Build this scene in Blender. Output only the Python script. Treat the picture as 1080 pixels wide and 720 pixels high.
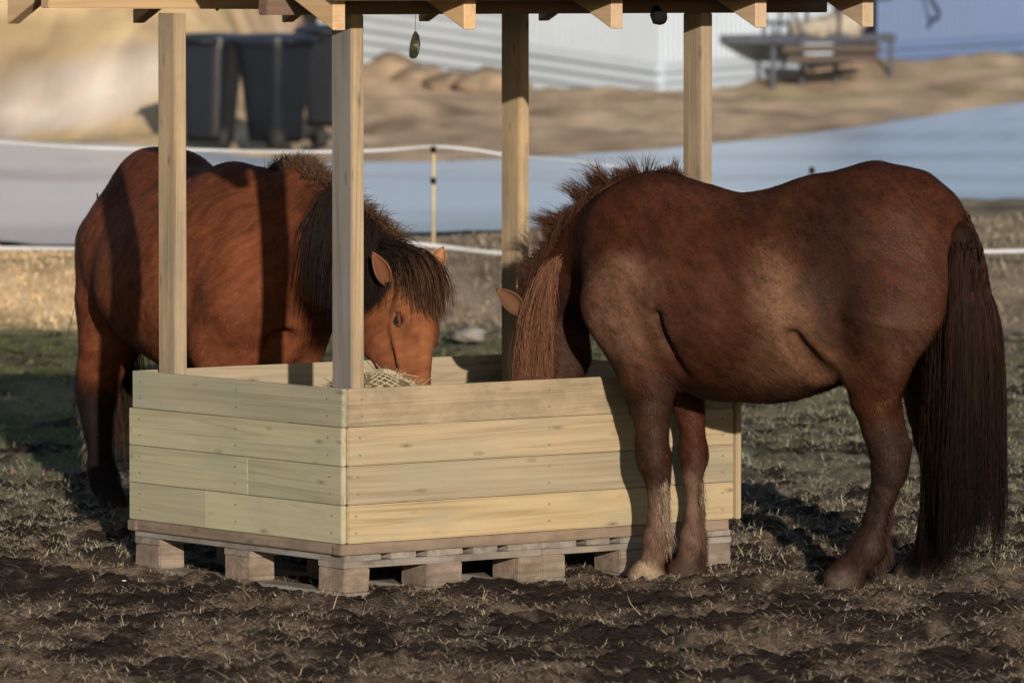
import bpy, bmesh, math, random
import numpy as np
from mathutils import Vector, Matrix
import openvdb

for o in list(bpy.data.objects):
    bpy.data.objects.remove(o)
rng = np.random.default_rng(11)
random.seed(5)
SC = bpy.context.scene
COL = SC.collection

# ------------------------------------------------------------------ camera
H = 1.995                       # eye height above the pallet feet
F = 6722.0                      # focal length in pixels of a 1080-wide frame
PITCH = math.atan(386 / F)
cam_d = bpy.data.cameras.new('camera')
cam_d.sensor_width = 36
cam_d.lens = 36 * F / 1080
cam_d.clip_start = 0.5
cam_d.clip_end = 3000
cam_d.dof.use_dof = True
cam_d.dof.focus_distance = 20.7
cam_d.dof.aperture_fstop = 6.4
cam = bpy.data.objects.new('camera', cam_d)
COL.objects.link(cam)
cam.location = (0, 0, H)
cam.rotation_euler = (math.pi / 2 - PITCH, 0, 0)
SC.camera = cam

# ------------------------------------------------------------------ light
SUN_EL = math.radians(12.5)
SUN_AZ = math.radians(9.0)      # sun stands behind the photographer, a little right
world = bpy.data.worlds.new('World')
SC.world = world
world.use_nodes = True
wn = world.node_tree.nodes
sky = wn.new('ShaderNodeTexSky')
sky.sky_type = 'NISHITA'
sky.sun_disc = False
sky.sun_elevation = SUN_EL
sky.sun_rotation = math.pi - SUN_AZ
sky.air_density = 1.0
sky.dust_density = 0.6
wn['Background'].inputs['Strength'].default_value = 0.065
world.node_tree.links.new(sky.outputs[0], wn['Background'].inputs[0])
sun_d = bpy.data.lights.new('sun', 'SUN')
sun_d.energy = 4.3
sun_d.angle = math.radians(0.53)
sun_d.color = (1.0, 0.86, 0.70)
sun = bpy.data.objects.new('sun', sun_d)
COL.objects.link(sun)
to_sun = Vector((math.sin(SUN_AZ) * math.cos(SUN_EL), -math.cos(SUN_AZ) * math.cos(SUN_EL), math.sin(SUN_EL)))
sun.rotation_euler = to_sun.to_track_quat('Z', 'Y').to_euler()
sun.location = (2, -5, 8)
SC.view_settings.view_transform = 'Standard'
SC.view_settings.look = 'None'
SC.view_settings.gamma = 1
SC.view_settings.use_curve_mapping = False
SC.view_settings.exposure = 0.42
SC.cycles.max_bounces = 6
SC.cycles.diffuse_bounces = 3

# ------------------------------------------------------------------ helpers
cp, sp = math.cos(PITCH), math.sin(PITCH)

def W(px, py, Y):
    """point of the place that lies at depth Y (metres) on the sight line of a photo pixel"""
    a = (px - 540) / F
    b = (360 - py) / F
    dy = cp + b * sp
    dz = -sp + b * cp
    return np.array([a / dy * Y, Y, H + dz / dy * Y])

def proj(P):
    P = np.asarray(P, float)
    d = P - np.array([0, 0, H])
    fw = d[..., 1] * cp - d[..., 2] * sp
    up = d[..., 1] * sp + d[..., 2] * cp
    return 540 + F * d[..., 0] / fw, 360 - F * up / fw

def lin(c):
    return tuple(((x / 255) / 12.92 if x / 255 <= .04045 else ((x / 255 + .055) / 1.055) ** 2.4) for x in c)

def tag(o, label=None, cat=None, group=None, kind=None):
    if label: o['label'] = label
    if cat: o['category'] = cat
    if group: o['group'] = group
    if kind: o['kind'] = kind
    return o

def empty(name, loc, label, cat, group=None):
    o = bpy.data.objects.new(name, None)
    COL.objects.link(o)
    o.location = loc
    o.empty_display_size = 0.2
    return tag(o, label, cat, group)

def link(name, me, mat, parent=None, matrix=None):
    o = bpy.data.objects.new(name, me)
    COL.objects.link(o)
    if mat is not None:
        me.materials.append(mat)
    M = matrix or Matrix.Identity(4)
    if parent is not None:
        o.parent = parent
        pl = Matrix.Translation(parent.location)
        if parent.parent is not None:
            pl = Matrix.Translation(parent.parent.location) @ parent.matrix_basis
        else:
            pl = parent.matrix_basis.copy()
        M = pl.inverted() @ M
    o.matrix_basis = M
    return o

def np_mesh(name, V, Fc, smooth=False, col=None):
    """Fc: (n,k) index array"""
    V = np.asarray(V, np.float32); Fc = np.asarray(Fc, np.int32)
    me = bpy.data.meshes.new(name)
    me.vertices.add(len(V)); me.vertices.foreach_set('co', V.ravel())
    n, k = Fc.shape
    me.loops.add(n * k); me.loops.foreach_set('vertex_index', Fc.ravel())
    me.polygons.add(n)
    me.polygons.foreach_set('loop_start', np.arange(n, dtype=np.int32) * k)
    me.polygons.foreach_set('loop_total', np.full(n, k, np.int32))
    me.update(calc_edges=True)
    me.validate()
    me.polygons.foreach_set('use_smooth', np.full(len(me.polygons), smooth))
    if col is not None:
        a = me.color_attributes.new('Col', 'FLOAT_COLOR', 'POINT')
        c = np.ones((len(V), 4), np.float32); c[:, :3] = col
        a.data.foreach_set('color', c.ravel())
    return me

def _hash(ix, iy, seed):
    h = (ix.astype(np.int64) * 374761393 + iy.astype(np.int64) * 668265263 + seed * 1442695041) & 0x7fffffff
    h = ((h ^ (h >> 13)) * 1274126177) & 0x7fffffff
    return ((h ^ (h >> 16)) & 0xffff) / 65535.0

def vnoise(x, y, seed=0):
    ix = np.floor(x); iy = np.floor(y)
    fx = x - ix; fy = y - iy
    fx = fx * fx * (3 - 2 * fx); fy = fy * fy * (3 - 2 * fy)
    a = _hash(ix, iy, seed); b = _hash(ix + 1, iy, seed)
    c = _hash(ix, iy + 1, seed); d = _hash(ix + 1, iy + 1, seed)
    return (a + (b - a) * fx) * (1 - fy) + (c + (d - c) * fx) * fy - .5

def fbm(x, y, scale, octv=4, seed=0, rough=.5):
    s = np.zeros_like(x, dtype=float); a = 1.0; f = 1.0 / scale
    for i in range(octv):
        r = .6 + i
        s += a * vnoise(x * f * math.cos(r) + y * f * math.sin(r) + i * 17.3, -x * f * math.sin(r) + y * f * math.cos(r) - i * 9.1, seed + i)
        a *= rough; f *= 2.03
    return s

def sstep(a, b, x):
    t = np.clip((x - a) / (b - a), 0, 1)
    return t * t * (3 - 2 * t)

# ------------------------------------------------------------------ materials
class NT:
    def __init__(s, name):
        s.m = bpy.data.materials.new(name); s.m.use_nodes = True
        s.t = s.m.node_tree; s.b = s.t.nodes['Principled BSDF']
    def n(s, typ, **kw):
        x = s.t.nodes.new('ShaderNode' + typ)
        for k, v in kw.items():
            if k.startswith('i_'):
                key = k[2:]
                key = int(key) if key.isdigit() else key.replace('_', ' ')
                x.inputs[key].default_value = v
            else:
                setattr(x, k, v)
        return x
    def l(s, a, b): s.t.links.new(a, b)
    def ramp(s, fac, stops):
        r = s.n('ValToRGB'); e = r.color_ramp.elements
        while len(e) < len(stops): e.new(.5)
        for q, (p, c) in zip(e, stops):
            q.position = p; q.color = (*c[:3], 1) if not isinstance(c, (int, float)) else (c, c, c, 1)
        s.l(fac, r.inputs[0]); return r.outputs[0]
    def mix(s, fac, a, b, mode='MIX'):
        m = s.n('Mix', data_type='RGBA', blend_type=mode)
        for sock, v in ((m.inputs[0], fac), (m.inputs[6], a), (m.inputs[7], b)):
            if hasattr(v, 'is_linked'): s.l(v, sock)
            elif isinstance(v, (int, float)): sock.default_value = v
            else: sock.default_value = (*v[:3], 1)
        return m.outputs[2]
    def math(s, op, a, b=0.0):
        m = s.n('Math', operation=op)
        for sock, v in zip(m.inputs, (a, b)):
            if hasattr(v, 'is_linked'): s.l(v, sock)
            else: sock.default_value = v
        return m.outputs[0]
    def bump(s, h, strength=.3, dist=.01):
        b = s.n('Bump', i_Strength=strength, i_Distance=dist)
        s.l(h, b.inputs['Height']); s.l(b.outputs[0], s.b.inputs['Normal'])
    def base(s, c):
        if hasattr(c, 'is_linked'): s.l(c, s.b.inputs['Base Color'])
        else: s.b.inputs['Base Color'].default_value = (*c[:3], 1)
    def rough(s, r, spec=.5):
        s.b.inputs['Roughness'].default_value = r
        s.b.inputs['Specular IOR Level'].default_value = spec
        return s

def coords(t, kind, scale=(1, 1, 1), offset_random=False):
    tc = t.n('TexCoord')
    mp = t.n('Mapping'); mp.inputs['Scale'].default_value = scale
    src = tc.outputs[kind]
    if offset_random:
        oi = t.n('ObjectInfo')
        mul = t.n('VectorMath', operation='SCALE'); mul.inputs[0].default_value = (17.3, 5.1, 9.7)
        t.l(oi.outputs['Random'], mul.inputs['Scale'])
        ad = t.n('VectorMath', operation='ADD')
        t.l(src, ad.inputs[0]); t.l(mul.outputs[0], ad.inputs[1]); src = ad.outputs[0]
    t.l(src, mp.inputs[0])
    return mp.outputs[0]

def wood(name, light, dark, grey=(0.3, 0.28, 0.25), greyf=.15, knots=True, dirt=0.0):
    """sawn softwood, grain along local X"""
    t = NT(name)
    v = coords(t, 'Object', (1.3, 26, 26), True)
    n1 = t.n('TexNoise', i_Scale=1.0, i_Detail=6.0, i_Roughness=.6, i_Distortion=.6); t.l(v, n1.inputs['Vector'])
    v2 = coords(t, 'Object', (.5, 5.5, 5.5), True)
    n2 = t.n('TexNoise', i_Scale=1.0, i_Detail=3.0, i_Distortion=1.0); t.l(v2, n2.inputs['Vector'])
    w = t.n('TexNoise', i_Scale=1.0, i_Detail=2.0, i_Distortion=1.8)
    t.l(coords(t, 'Object', (.35, 11, 11), True), w.inputs['Vector'])
    fr = t.math('FRACT', t.math('MULTIPLY', w.outputs[0], 5.0))
    fr = t.math('ABSOLUTE', t.math('SUBTRACT', fr, .5))
    g = t.math('ADD', t.math('MULTIPLY', n1.outputs[0], .6), t.math('MULTIPLY', fr, .55))
    c = t.ramp(g, [(.25, dark), (.42, [a * .6 + b * .4 for a, b in zip(light, dark)]), (.62, light)])
    c = t.mix(t.ramp(n2.outputs[0], [(.4, 0.0), (.75, .8)]), c, [x * 1.06 for x in light])
    oi = t.n('ObjectInfo')
    # board to board variation
    hsv = t.n('HueSaturation'); t.l(c, hsv.inputs['Color'])
    t.l(t.math('ADD', t.math('MULTIPLY', oi.outputs['Random'], .26), .86), hsv.inputs['Value'])
    t.l(t.math('ADD', t.math('MULTIPLY', oi.outputs['Random'], .3), .84), hsv.inputs['Saturation'])
    c = hsv.outputs[0]
    ns = t.n('TexNoise', i_Scale=3.0, i_Detail=5.0, i_Roughness=.65)
    t.l(coords(t, 'Object', (1, 2.5, 2.5), True), ns.inputs['Vector'])
    c = t.mix(t.math('MULTIPLY', t.ramp(ns.outputs[0], [(.45, 0.0), (.75, 1.0)]), greyf), c, grey)
    if knots:
        vo = t.n('TexVoronoi', i_Scale=1.0, i_Randomness=1.0)
        t.l(coords(t, 'Object', (5.0, 17, 17), True), vo.inputs['Vector'])
        k = t.ramp(vo.outputs['Distance'], [(.03, 1.0), (.07, .35), (.10, .45), (.16, 0.0)])
        c = t.mix(t.math('MULTIPLY', k, .8), c, [x * .38 for x in dark])
    if dirt:
        nd = t.n('TexNoise', i_Scale=9.0, i_Detail=6.0, i_Roughness=.7)
        t.l(coords(t, 'Object', (.6, 1, 1), True), nd.inputs['Vector'])
        c = t.mix(t.math('MULTIPLY', t.ramp(nd.outputs[0], [(.42, 0.0), (.62, 1.0)]), dirt), c, (.06, .045, .035))
    t.base(c); t.rough(.72, .3)
    t.bump(n1.outputs[0], .35, .003)
    return t.m

M = {}
M['board'] = wood('treated_board', (.355, .285, .185), (.23, .175, .105), (.21, .22, .165), .6)
M['board_green'] = wood('treated_board_green', (.335, .315, .225), (.225, .21, .14), (.20, .235, .185), .6)
M['board_dirty'] = wood('treated_board_dirty', (.355, .285, .19), (.23, .18, .11), (.18, .16, .11), .5, dirt=.32)
M['post'] = wood('post_wood', (.36, .28, .18), (.19, .135, .08), (.20, .18, .15), .75, dirt=.18)
M['post_grey'] = wood('weathered_post_wood', (.18, .165, .155), (.095, .085, .08), (.19, .19, .20), .6)
M['beam'] = wood('beam_wood', (.46, .32, .17), (.33, .21, .10), (.3, .25, .2), .2)
M['beam_shaded'] = wood('shaded_beam_wood', (.15, .10, .075), (.10, .065, .05), (.12, .10, .09), .2, knots=False)  # front beam: shade under the eave painted into the wood colour
M['rafter'] = wood('rafter_wood', (.46, .335, .22), (.36, .25, .15), (.4, .33, .25), .1)
M['strip'] = wood('strip_wood', (.25, .185, .135), (.17, .12, .085), (.16, .13, .11), .4, dirt=.4)
M['pallet'] = wood('pallet_wood', (.25, .22, .19), (.14, .12, .10), (.24, .25, .27), .7, dirt=.5)
M['block'] = wood('pallet_block', (.27, .215, .17), (.15, .115, .09), (.14, .11, .09), .5, knots=False, dirt=.6)
M['roofboard'] = wood('roof_board', (.4, .29, .16), (.28, .19, .1))

def plain(name, c, rough=.6, spec=.4, metal=0.0, var=.15, scale=6.0, bump=.1):
    t = NT(name)
    n = t.n('TexNoise', i_Scale=scale, i_Detail=5.0); t.l(coords(t, 'Object'), n.inputs['Vector'])
    t.base(t.mix(t.ramp(n.outputs[0], [(.35, 0.0), (.65, 1.0)]), [x * (1 - var) for x in c], [min(1, x * (1 + var)) for x in c]))
    t.rough(rough, spec); t.b.inputs['Metallic'].default_value = metal
    if bump: t.bump(n.outputs[0], bump, .01)
    return t.m

def vcol(name, rough=.7, spec=.3, noise=.35, scale=30.0, bump=.3, dist=.01, stretch=(1, 1, 1), sheen=0.0, detail=6.0):
    t = NT(name)
    a = t.n('Attribute', attribute_name='Col')
    n = t.n('TexNoise', i_Scale=scale, i_Detail=detail, i_Roughness=.65)
    t.l(coords(t, 'Object', stretch), n.inputs['Vector'])
    v = t.math('ADD', t.math('MULTIPLY', n.outputs[0], noise * 2), 1 - noise)
    c = t.mix(1.0, a.outputs['Color'], v, 'MULTIPLY')
    t.base(c); t.rough(rough, spec)
    if sheen:
        t.b.inputs['Sheen Weight'].default_value = sheen
        t.b.inputs['Sheen Roughness'].default_value = .4
    if bump: t.bump(n.outputs[0], bump, dist)
    return t.m

M['soil'] = vcol('soil_and_turf', .95, .08, .6, 60, 1.0, .03)
M['blades'] = vcol('grass_and_straw', .8, .2, .1, 5, 0)
M['coat'] = vcol('horse_coat', .8, .10, .12, 14, .12, .006)
M['fur'] = vcol('horse_fur', .6, .16, .05, 20, 0)
M['hair'] = vcol('horse_hair', .65, .07, .1, 20, 0)
M['road'] = vcol('icy_gravel_road', .30, .8, .16, 1.6, .3, .03, (.5, 1.6, 1))
M['bin'] = plain('black_bin_plastic', (.005, .0075, .013), .45, .4, var=.2)
M['binlid'] = plain('bin_lid_plastic', (.02, .027, .042), .3, .5, var=.2)
M['tyre'] = plain('rubber', (.02, .02, .02), .8)
M['white'] = plain('white_plastic', (.5, .5, .52), .5)
M['tape'] = plain('fence_tape', (.38, .41, .46), .6, var=.05)
M['fencepost'] = plain('fence_post_plastic', (.38, .33, .2), .5)
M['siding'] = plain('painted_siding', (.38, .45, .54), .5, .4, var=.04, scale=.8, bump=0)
M['siding_blue'] = plain('blue_siding', (.11, .165, .31), .5, .4, var=.06, scale=.8, bump=0)  # bluish grey is the wing's own colour
M['roof'] = plain('roof_felt', (.08, .08, .09), .8)
M['rock'] = plain('rock', (.15, .145, .13), .9, .2, var=.35, scale=4, bump=.6)
M['dirtrock'] = plain('earth_boulder', (.20, .155, .115), .9, .2, var=.35, scale=2, bump=.6)
M['black'] = plain('black_metal', (.008, .007, .007), .9, .1)
M['blue'] = plain('blue_strap', (.06, .16, .42), .6)
M['twine'] = plain('net_twine', (.36, .31, .22), .85)
M['orange'] = plain('orange_peel', (.35, .05, .02), .5)
M['deck'] = plain('porch_deck', (.07, .08, .11), .7)
M['eye'] = plain('horse_eye', (.008, .006, .008), .08, .8, bump=0)
M['deckwood'] = plain('porch_wood', (.10, .08, .07), .8)
t_ = NT('clear_plastic'); t_.base((.75, .8, .72)); t_.rough(.15); t_.b.inputs['Transmission Weight'].default_value = .6; M['clear'] = t_.m
M['green'] = plain('green_insert', (.1, .4, .05), .5)

# ------------------------------------------------------------------ solid builders
def box_me(name, l, w, h, bev=.003, jit=0.0):
    bm = bmesh.new()
    bmesh.ops.create_cube(bm, size=1)
    for v in bm.verts:
        v.co = Vector((v.co.x * l, v.co.y * w, v.co.z * h))
        if jit: v.co += Vector([random.uniform(-jit, jit) for _ in range(3)])
    if bev:
        bmesh.ops.bevel(bm, geom=bm.edges[:], offset=bev, segments=2, affect='EDGES')
    me = bpy.data.meshes.new(name); bm.to_mesh(me); bm.free()
    return me

def beam(name, a, b, side, w, h, mat, parent, bev=.003, jit=0.0):
    """bar from a to b; w along 'side', h along the third axis"""
    a = Vector(a); b = Vector(b); x = (b - a); L = x.length; x.normalize()
    y = Vector(side); y = (y - x * y.dot(x)).normalized(); z = x.cross(y)
    R = Matrix((x, y, z)).transposed().to_4x4()
    return link(name, box_me(name, L, w, h, bev, jit), mat, parent, Matrix.Translation((a + b) / 2) @ R)

def tube_me(name, pts, r, n=6, r1=None):
    pts = [Vector(p) for p in pts]
    V = []; Fq = []
    for i, p in enumerate(pts):
        d = (pts[min(i + 1, len(pts) - 1)] - pts[max(i - 1, 0)]).normalized()
        u = d.orthogonal().normalized(); v = d.cross(u)
        rr = r if r1 is None else r + (r1 - r) * i / (len(pts) - 1)
        for k in range(n):
            a = 2 * math.pi * k / n
            V.append(p + (u * math.cos(a) + v * math.sin(a)) * rr)
    for i in range(len(pts) - 1):
        for k in range(n):
            Fq.append((i * n + k, i * n + (k + 1) % n, (i + 1) * n + (k + 1) % n, (i + 1) * n + k))
    Fq.append(tuple(range(n))[::-1]); Fq.append(tuple((len(pts) - 1) * n + k for k in range(n)))
    me = bpy.data.meshes.new(name); me.from_pydata([tuple(v) for v in V], [], Fq)
    for p in me.polygons: p.use_smooth = True
    return me

# ------------------------------------------------------------------ terrain
ZK = [(-400, .05), (14, .04), (35.3, .03), (35.8, .07), (36.9, .35), (37.8, .385), (57, .40), (60, .42),
      (66, .52), (72, .66), (78, 1.03), (85, 1.38), (92, 1.72), (120, 3.0), (200, 8), (400, 30), (900, 70)]
def zbase(Y, X=None):
    z = np.interp(Y, [a for a, b in ZK], [b for a, b in ZK])
    if X is not None:      # the slope left of the house climbs faster
        z = z + .30 * np.clip(Y - 61.0, 0, 30) * sstep(-2.3, -3.8, X)
    return z

# road edges: depth as a function of the sight direction u = X/Y
_u = lambda px: (px - 540) / F
RN = [(_u(-2500), 37.7), (_u(0), 37.7), (_u(170), 37.9), (_u(360), 38.9), (_u(540), 39.6), (_u(800), 41.5), (_u(1080), 45), (_u(3600), 80)]
RF = [(_u(-2500), 63), (_u(0), 60.5), (_u(170), 58.0), (_u(330), 53.5), (_u(540), 54.5), (_u(720), 58), (_u(900), 63), (_u(1080), 69), (_u(3600), 120)]
def redge(T, X, Y):
    return np.interp(X / np.maximum(Y, 1), [a for a, b in T], [b for a, b in T])

def road_mask(X, Y):
    n = fbm(X, Y, 3.0, 3, 5) * 1.2
    return sstep(-.5, .5, Y - redge(RN, X, Y) + n) * sstep(-.6, .6, redge(RF, X, Y) - Y + n)

C0x = -.5376
HOOVES = [tuple(W(px, py, Y)[:2]) for px, py, Y in ((684, 611, 20.68), (723, 606, 20.95), (890, 614, 20.5), (965, 609, 20.86), (104, 520, 23.7))]
def zground(X, Y, fine=True):
    X = np.asarray(X, float); Y = np.asarray(Y, float)
    z = zbase(Y + .5 * fbm(X, Y, 6, 2, 3) * sstep(33, 36, Y), X)
    pad = 1 - sstep(34.5, 36.5, Y)
    rd = road_mask(X, Y)
    far = sstep(35, 37, Y) * (1 - rd)
    big = fbm(X, Y, .55, 3, 21)
    z = z + pad * (.03 * big + .02 * fbm(X, Y, 2.6, 2, 9))
    if fine:
        c = fbm(X, Y, .09, 5, 33, .66)
        z = z + pad * (.033 * c + .02 * np.maximum(c - .12, 0) ** 1.0)
        rr_ = (X - C0x) * .796 + (Y - 20.3) * .605; ll_ = -(X - C0x) * .605 + (Y - 20.3) * .796
        dp = np.maximum(np.maximum(-rr_, rr_ - 1.6), np.maximum(-ll_, ll_ - 1.2))
        lev = .004 + .022 * sstep(.5, 1.4, rr_)
        z = z + (np.minimum(z, lev + .35 * (z - .03)) - z) * sstep(.22, .04, dp)
        for (hx, hy) in HOOVES:
            dd = np.hypot(X - hx, Y - hy)
            z = np.where(dd < .22, z + (np.minimum(z, .022) - z) * sstep(.22, .10, dd), z)
        rut = np.maximum(0, fbm(X, Y, .17, 3, 61) - .16)
        z = z - pad * .055 * rut
    z = z + far * (.17 * fbm(X, Y, 1.5, 4, 41, .65)) * (.5 + .5 * sstep(45, 60, Y))
    return z

def axis(segs):
    out = [segs[0][0]]
    for a, b, s0, s1 in segs:
        x = a
        while x < b - 1e-6:
            t = (x - a) / (b - a)
            x = min(b, x + s0 + (s1 - s0) * t)
            out.append(x)
    return np.array(out)
xr = axis([(0, 2.0, .021, .021), (2.0, 3.2, .03, .09), (3.2, 8.5, .09, .16), (8.5, 30, .3, 3), (30, 500, 6, 80)])
xs = np.concatenate([-xr[::-1], xr[1:]])
ys = axis([(-150, 0, 30, 8), (0, 16, 2, .3), (16, 17.6, .1, .03), (17.6, 22, .022, .022), (22, 27, .025, .05), (27, 36, .06, .1), (36, 42, .1, .2),
           (42, 100, .25, .8), (100, 900, 3, 50)])
GX, GY = np.meshgrid(xs, ys)
GZ = zground(GX, GY)

def pxof(X, Y): return 540 + F * X / np.maximum(Y, 1)

def ground_colour(X, Y):
    """colour of the soil and turf at a place"""
    shp = X.shape
    soil = np.array([.031, .0225, .019]); mud = np.array([.064, .047, .040]); straw = np.array([.24, .185, .14])
    green = np.array([.14, .16, .06]); ggrey = np.array([.20, .19, .145]); tan = np.array([.70, .54, .34])
    greyb = np.array([.24, .21, .175]); gold = np.array([.85, .64, .36]); pinkg = np.array([.80, .69, .60])
    browng = np.array([.60, .47, .34])
    def mx(c, k, w): return c * (1 - w[..., None]) + k * w[..., None]
    c = np.broadcast_to(soil, shp + (3,)).copy()
    u = pxof(X, Y)
    v = proj(np.stack([X, np.maximum(Y, 1), zbase(Y, X)], -1))[1]
    n1 = fbm(X, Y, .30, 4, 71, .7); n2 = fbm(X, Y, .10, 3, 72, .7); n3 = fbm(X, Y, 1.8, 3, 73)
    c = mx(c, mud, sstep(-.1, .3, n1))
    c = mx(c, straw, sstep(.05, .45, n2 * .7 + n1 * .8) * .7)
    # turf begins a little beyond the feeder, worn and muddy
    tur = sstep(21.6, 25.5, Y + n3 * 3 + n1 * 2)
    c = mx(c, ggrey, tur * sstep(-.25, .25, n1 + .15) * .9)
    c = mx(c, green, sstep(24.5, 28, Y + n3 * 2 + 2.0 * sstep(300, 100, u)) * sstep(-.2, .2, n1 + n3 * .5) * (.85 - .45 * sstep(600, 800, u)))
    c = mx(c, tan * .6, sstep(27.5, 29, Y) * sstep(31.5, 30, Y) * sstep(-10, 30, u) * sstep(125, 90, u) * .8)  # sunlit spot on the turf painted in as paler tan
    # bank below the road
    bank = sstep(34.6, 35.8, Y + n1)
    bc = np.broadcast_to(tan, shp + (3,)).copy()
    bc = mx(bc, greyb, sstep(300, 420, u) * .9)
    bc = mx(bc, green * 1.3, sstep(-.1, .4, n3) * .35 * sstep(300, 420, u))
    bc = mx(bc, greyb, sstep(.0, .4, n1) * .5)
    bc = bc * np.clip(1 + .8 * fbm(X, Y, .35, 3, 123, .7), .4, 1.6)[..., None]
    c = mx(c, bc, bank)
    # ground beyond the road
    f = sstep(-1, 1, Y - redge(RF, X, Y) + n3)
    fc = np.broadcast_to(browng, shp + (3,)).copy()
    fc = mx(fc, gold, sstep(330, 150, u + n3 * 60))
    fc = mx(fc, np.array([.30, .28, .13]), sstep(.1, .5, n3) * .6 * sstep(380, 500, u))
    fc = mx(fc, np.array([.50, .36, .28]), sstep(.05, .4, n1) * .5)
    d1 = 140 - u * .22; d2 = 80 - u * .12
    drv = sstep(-8, 8, d1 - v + n3 * 14) * sstep(-8, 8, v - d2 + n3 * 10) * sstep(420, 300, u)
    fc = mx(fc, pinkg, drv)
    fc = mx(fc, np.array([.75, .46, .32]), sstep(22, 2, v + n3 * 25) * sstep(200, 100, u) * .6)
    fc = fc * np.clip(1 + .55 * fbm(X, Y, .9, 3, 121, .7) + .5 * fbm(X * 1.4, Y * .5, .5, 2, 122), .4, 1.6)[..., None]
    c = mx(c, fc, f)
    rd = road_mask(X, Y)
    c = mx(c, np.array([.30, .31, .33]), rd)
    return np.clip(c, 0, 1)

NXg, NYg = len(xs), len(ys)
idx = np.arange(NXg * NYg).reshape(NYg, NXg)
quads = np.stack([idx[:-1, :-1], idx[:-1, 1:], idx[1:, 1:], idx[1:, :-1]], -1).reshape(-1, 4)
g_me = np_mesh('ground', np.stack([GX, GY, GZ], -1).reshape(-1, 3), quads, True, ground_colour(GX, GY).reshape(-1, 3))
tag(link('ground', g_me, M['soil']), kind='structure')

# road sheet
uu = np.linspace(_u(-2400), _u(3500), 260)
tt = np.linspace(0, 1, 26)
U, T = np.meshgrid(uu, tt)
Ya = np.interp(U, [a for a, b in RN], [b for a, b in RN]); Yb = np.interp(U, [a for a, b in RF], [b for a, b in RF])
YY = Ya + (Yb - Ya) * T
YY = YY + fbm(U * 60, T * 3, 1.0, 3, 88) * 1.0 * (np.abs(T - .5) * 2) ** 6
XX = U * YY
ZZ = zbase(YY + .5 * fbm(XX, YY, 6, 2, 3), XX) + .028
rc = np.zeros(XX.shape + (3,)); rc[:] = (.64, .79, .99)
pu = pxof(XX, YY)
w_ = (sstep(.55, .85, T + fbm(XX, YY, 4, 2, 12) * .3) * sstep(330, 120, pu))[..., None]
rc = rc * (1 - w_) + np.array([.55, .60, .68]) * w_
w_ = sstep(330, 150, pu)[..., None]
rc = rc * (1 - w_ * .8) + np.array([.88, .93, 1.0]) * w_ * .8
w_ = (sstep(.22, .02, T + fbm(XX, YY, 3, 2, 13) * .25) * .5)[..., None]
rc = rc * (1 - w_) + np.array([.22, .24, .28]) * w_
w_ = (sstep(.0, .4, fbm(XX * .35, YY, 1.6, 4, 14, .6)) * .6)[..., None]
rc = rc * (1 - w_) + np.array([.36, .42, .52]) * w_
idr = np.arange(XX.size).reshape(XX.shape)
rq = np.stack([idr[:-1, :-1], idr[:-1, 1:], idr[1:, 1:], idr[1:, :-1]], -1).reshape(-1, 4)
tag(link('road', np_mesh('road', np.stack([XX, YY, ZZ], -1).reshape(-1, 3), rq, True, rc.reshape(-1, 3)), M['road']), kind='structure')

# ------------------------------------------------------------------ grass, straw
def blades(n, X, Y, lo, hi, wd, col, seed, lay=.5, curl=.3):
    r = np.random.default_rng(seed)
    Z = zground(X, Y) - .004
    L = r.uniform(lo, hi, n) ** 1.0
    a = r.uniform(0, 2 * math.pi, n)
    el = np.clip(r.normal(lay, .20, n), .02, 1.45)
    d = np.stack([np.cos(a) * np.cos(el), np.sin(a) * np.cos(el), np.sin(el)], 1)
    s = np.stack([-np.sin(a), np.cos(a), np.zeros(n)], 1) * (wd * r.uniform(.6, 1.4, n))[:, None]
    P = np.stack([X, Y, Z], 1)
    m = P + d * (L * .55)[:, None]
    bend = r.normal(0, curl, (n, 3)); bend[:, 2] = -np.abs(bend[:, 2]) * .8
    e = m + (d + bend) * (L * .5)[:, None]
    e[:, 2] = np.maximum(e[:, 2], Z + .004)
    V = np.stack([P - s, P + s, m + s * .8, m - s * .8, e], 1).reshape(-1, 3)
    b = np.arange(n)[:, None] * 5
    Fq = np.concatenate([b + np.array([[0, 1, 2, 3]]), b + np.array([[3, 2, 4, 4]])], 0)
    tri = np.concatenate([b + np.array([[0, 1, 2]]), b + np.array([[0, 2, 3]]), b + np.array([[3, 2, 4]])], 0)
    return V, tri, np.repeat(col, 5, 0)

def scatter(n, seed, y0, y1, xm=.115):
    r = np.random.default_rng(seed)
    Y = 1 / r.uniform(1 / y1, 1 / y0, n)
    X = r.uniform(-xm, xm, n) * Y
    return X, Y, r

parts = []
X, Y, r = scatter(850000, 3, 17.2, 25)
k = fbm(X, Y, .30, 4, 71, .7) * 1.3 + fbm(X, Y, .1, 2, 102) * .5 + r.normal(0, .12, len(X)) + .08 * sstep(20, 23, Y)
keep = k > -.04
X, Y = X[keep], Y[keep]; n = len(X)
pal = np.array([[.38, .30, .21], [.26, .19, .13], [.13, .095, .07], [.50, .42, .32], [.08, .06, .045], [.30, .28, .22]])
ci = r.choice(6, n, p=[.22, .25, .22, .08, .15, .08])
col = pal[ci] * r.uniform(.6, 1.1, (n, 1))
parts.append(blades(n, X, Y, .010, .050, .0013, col * 1.1, 5, .16, .2))
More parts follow.
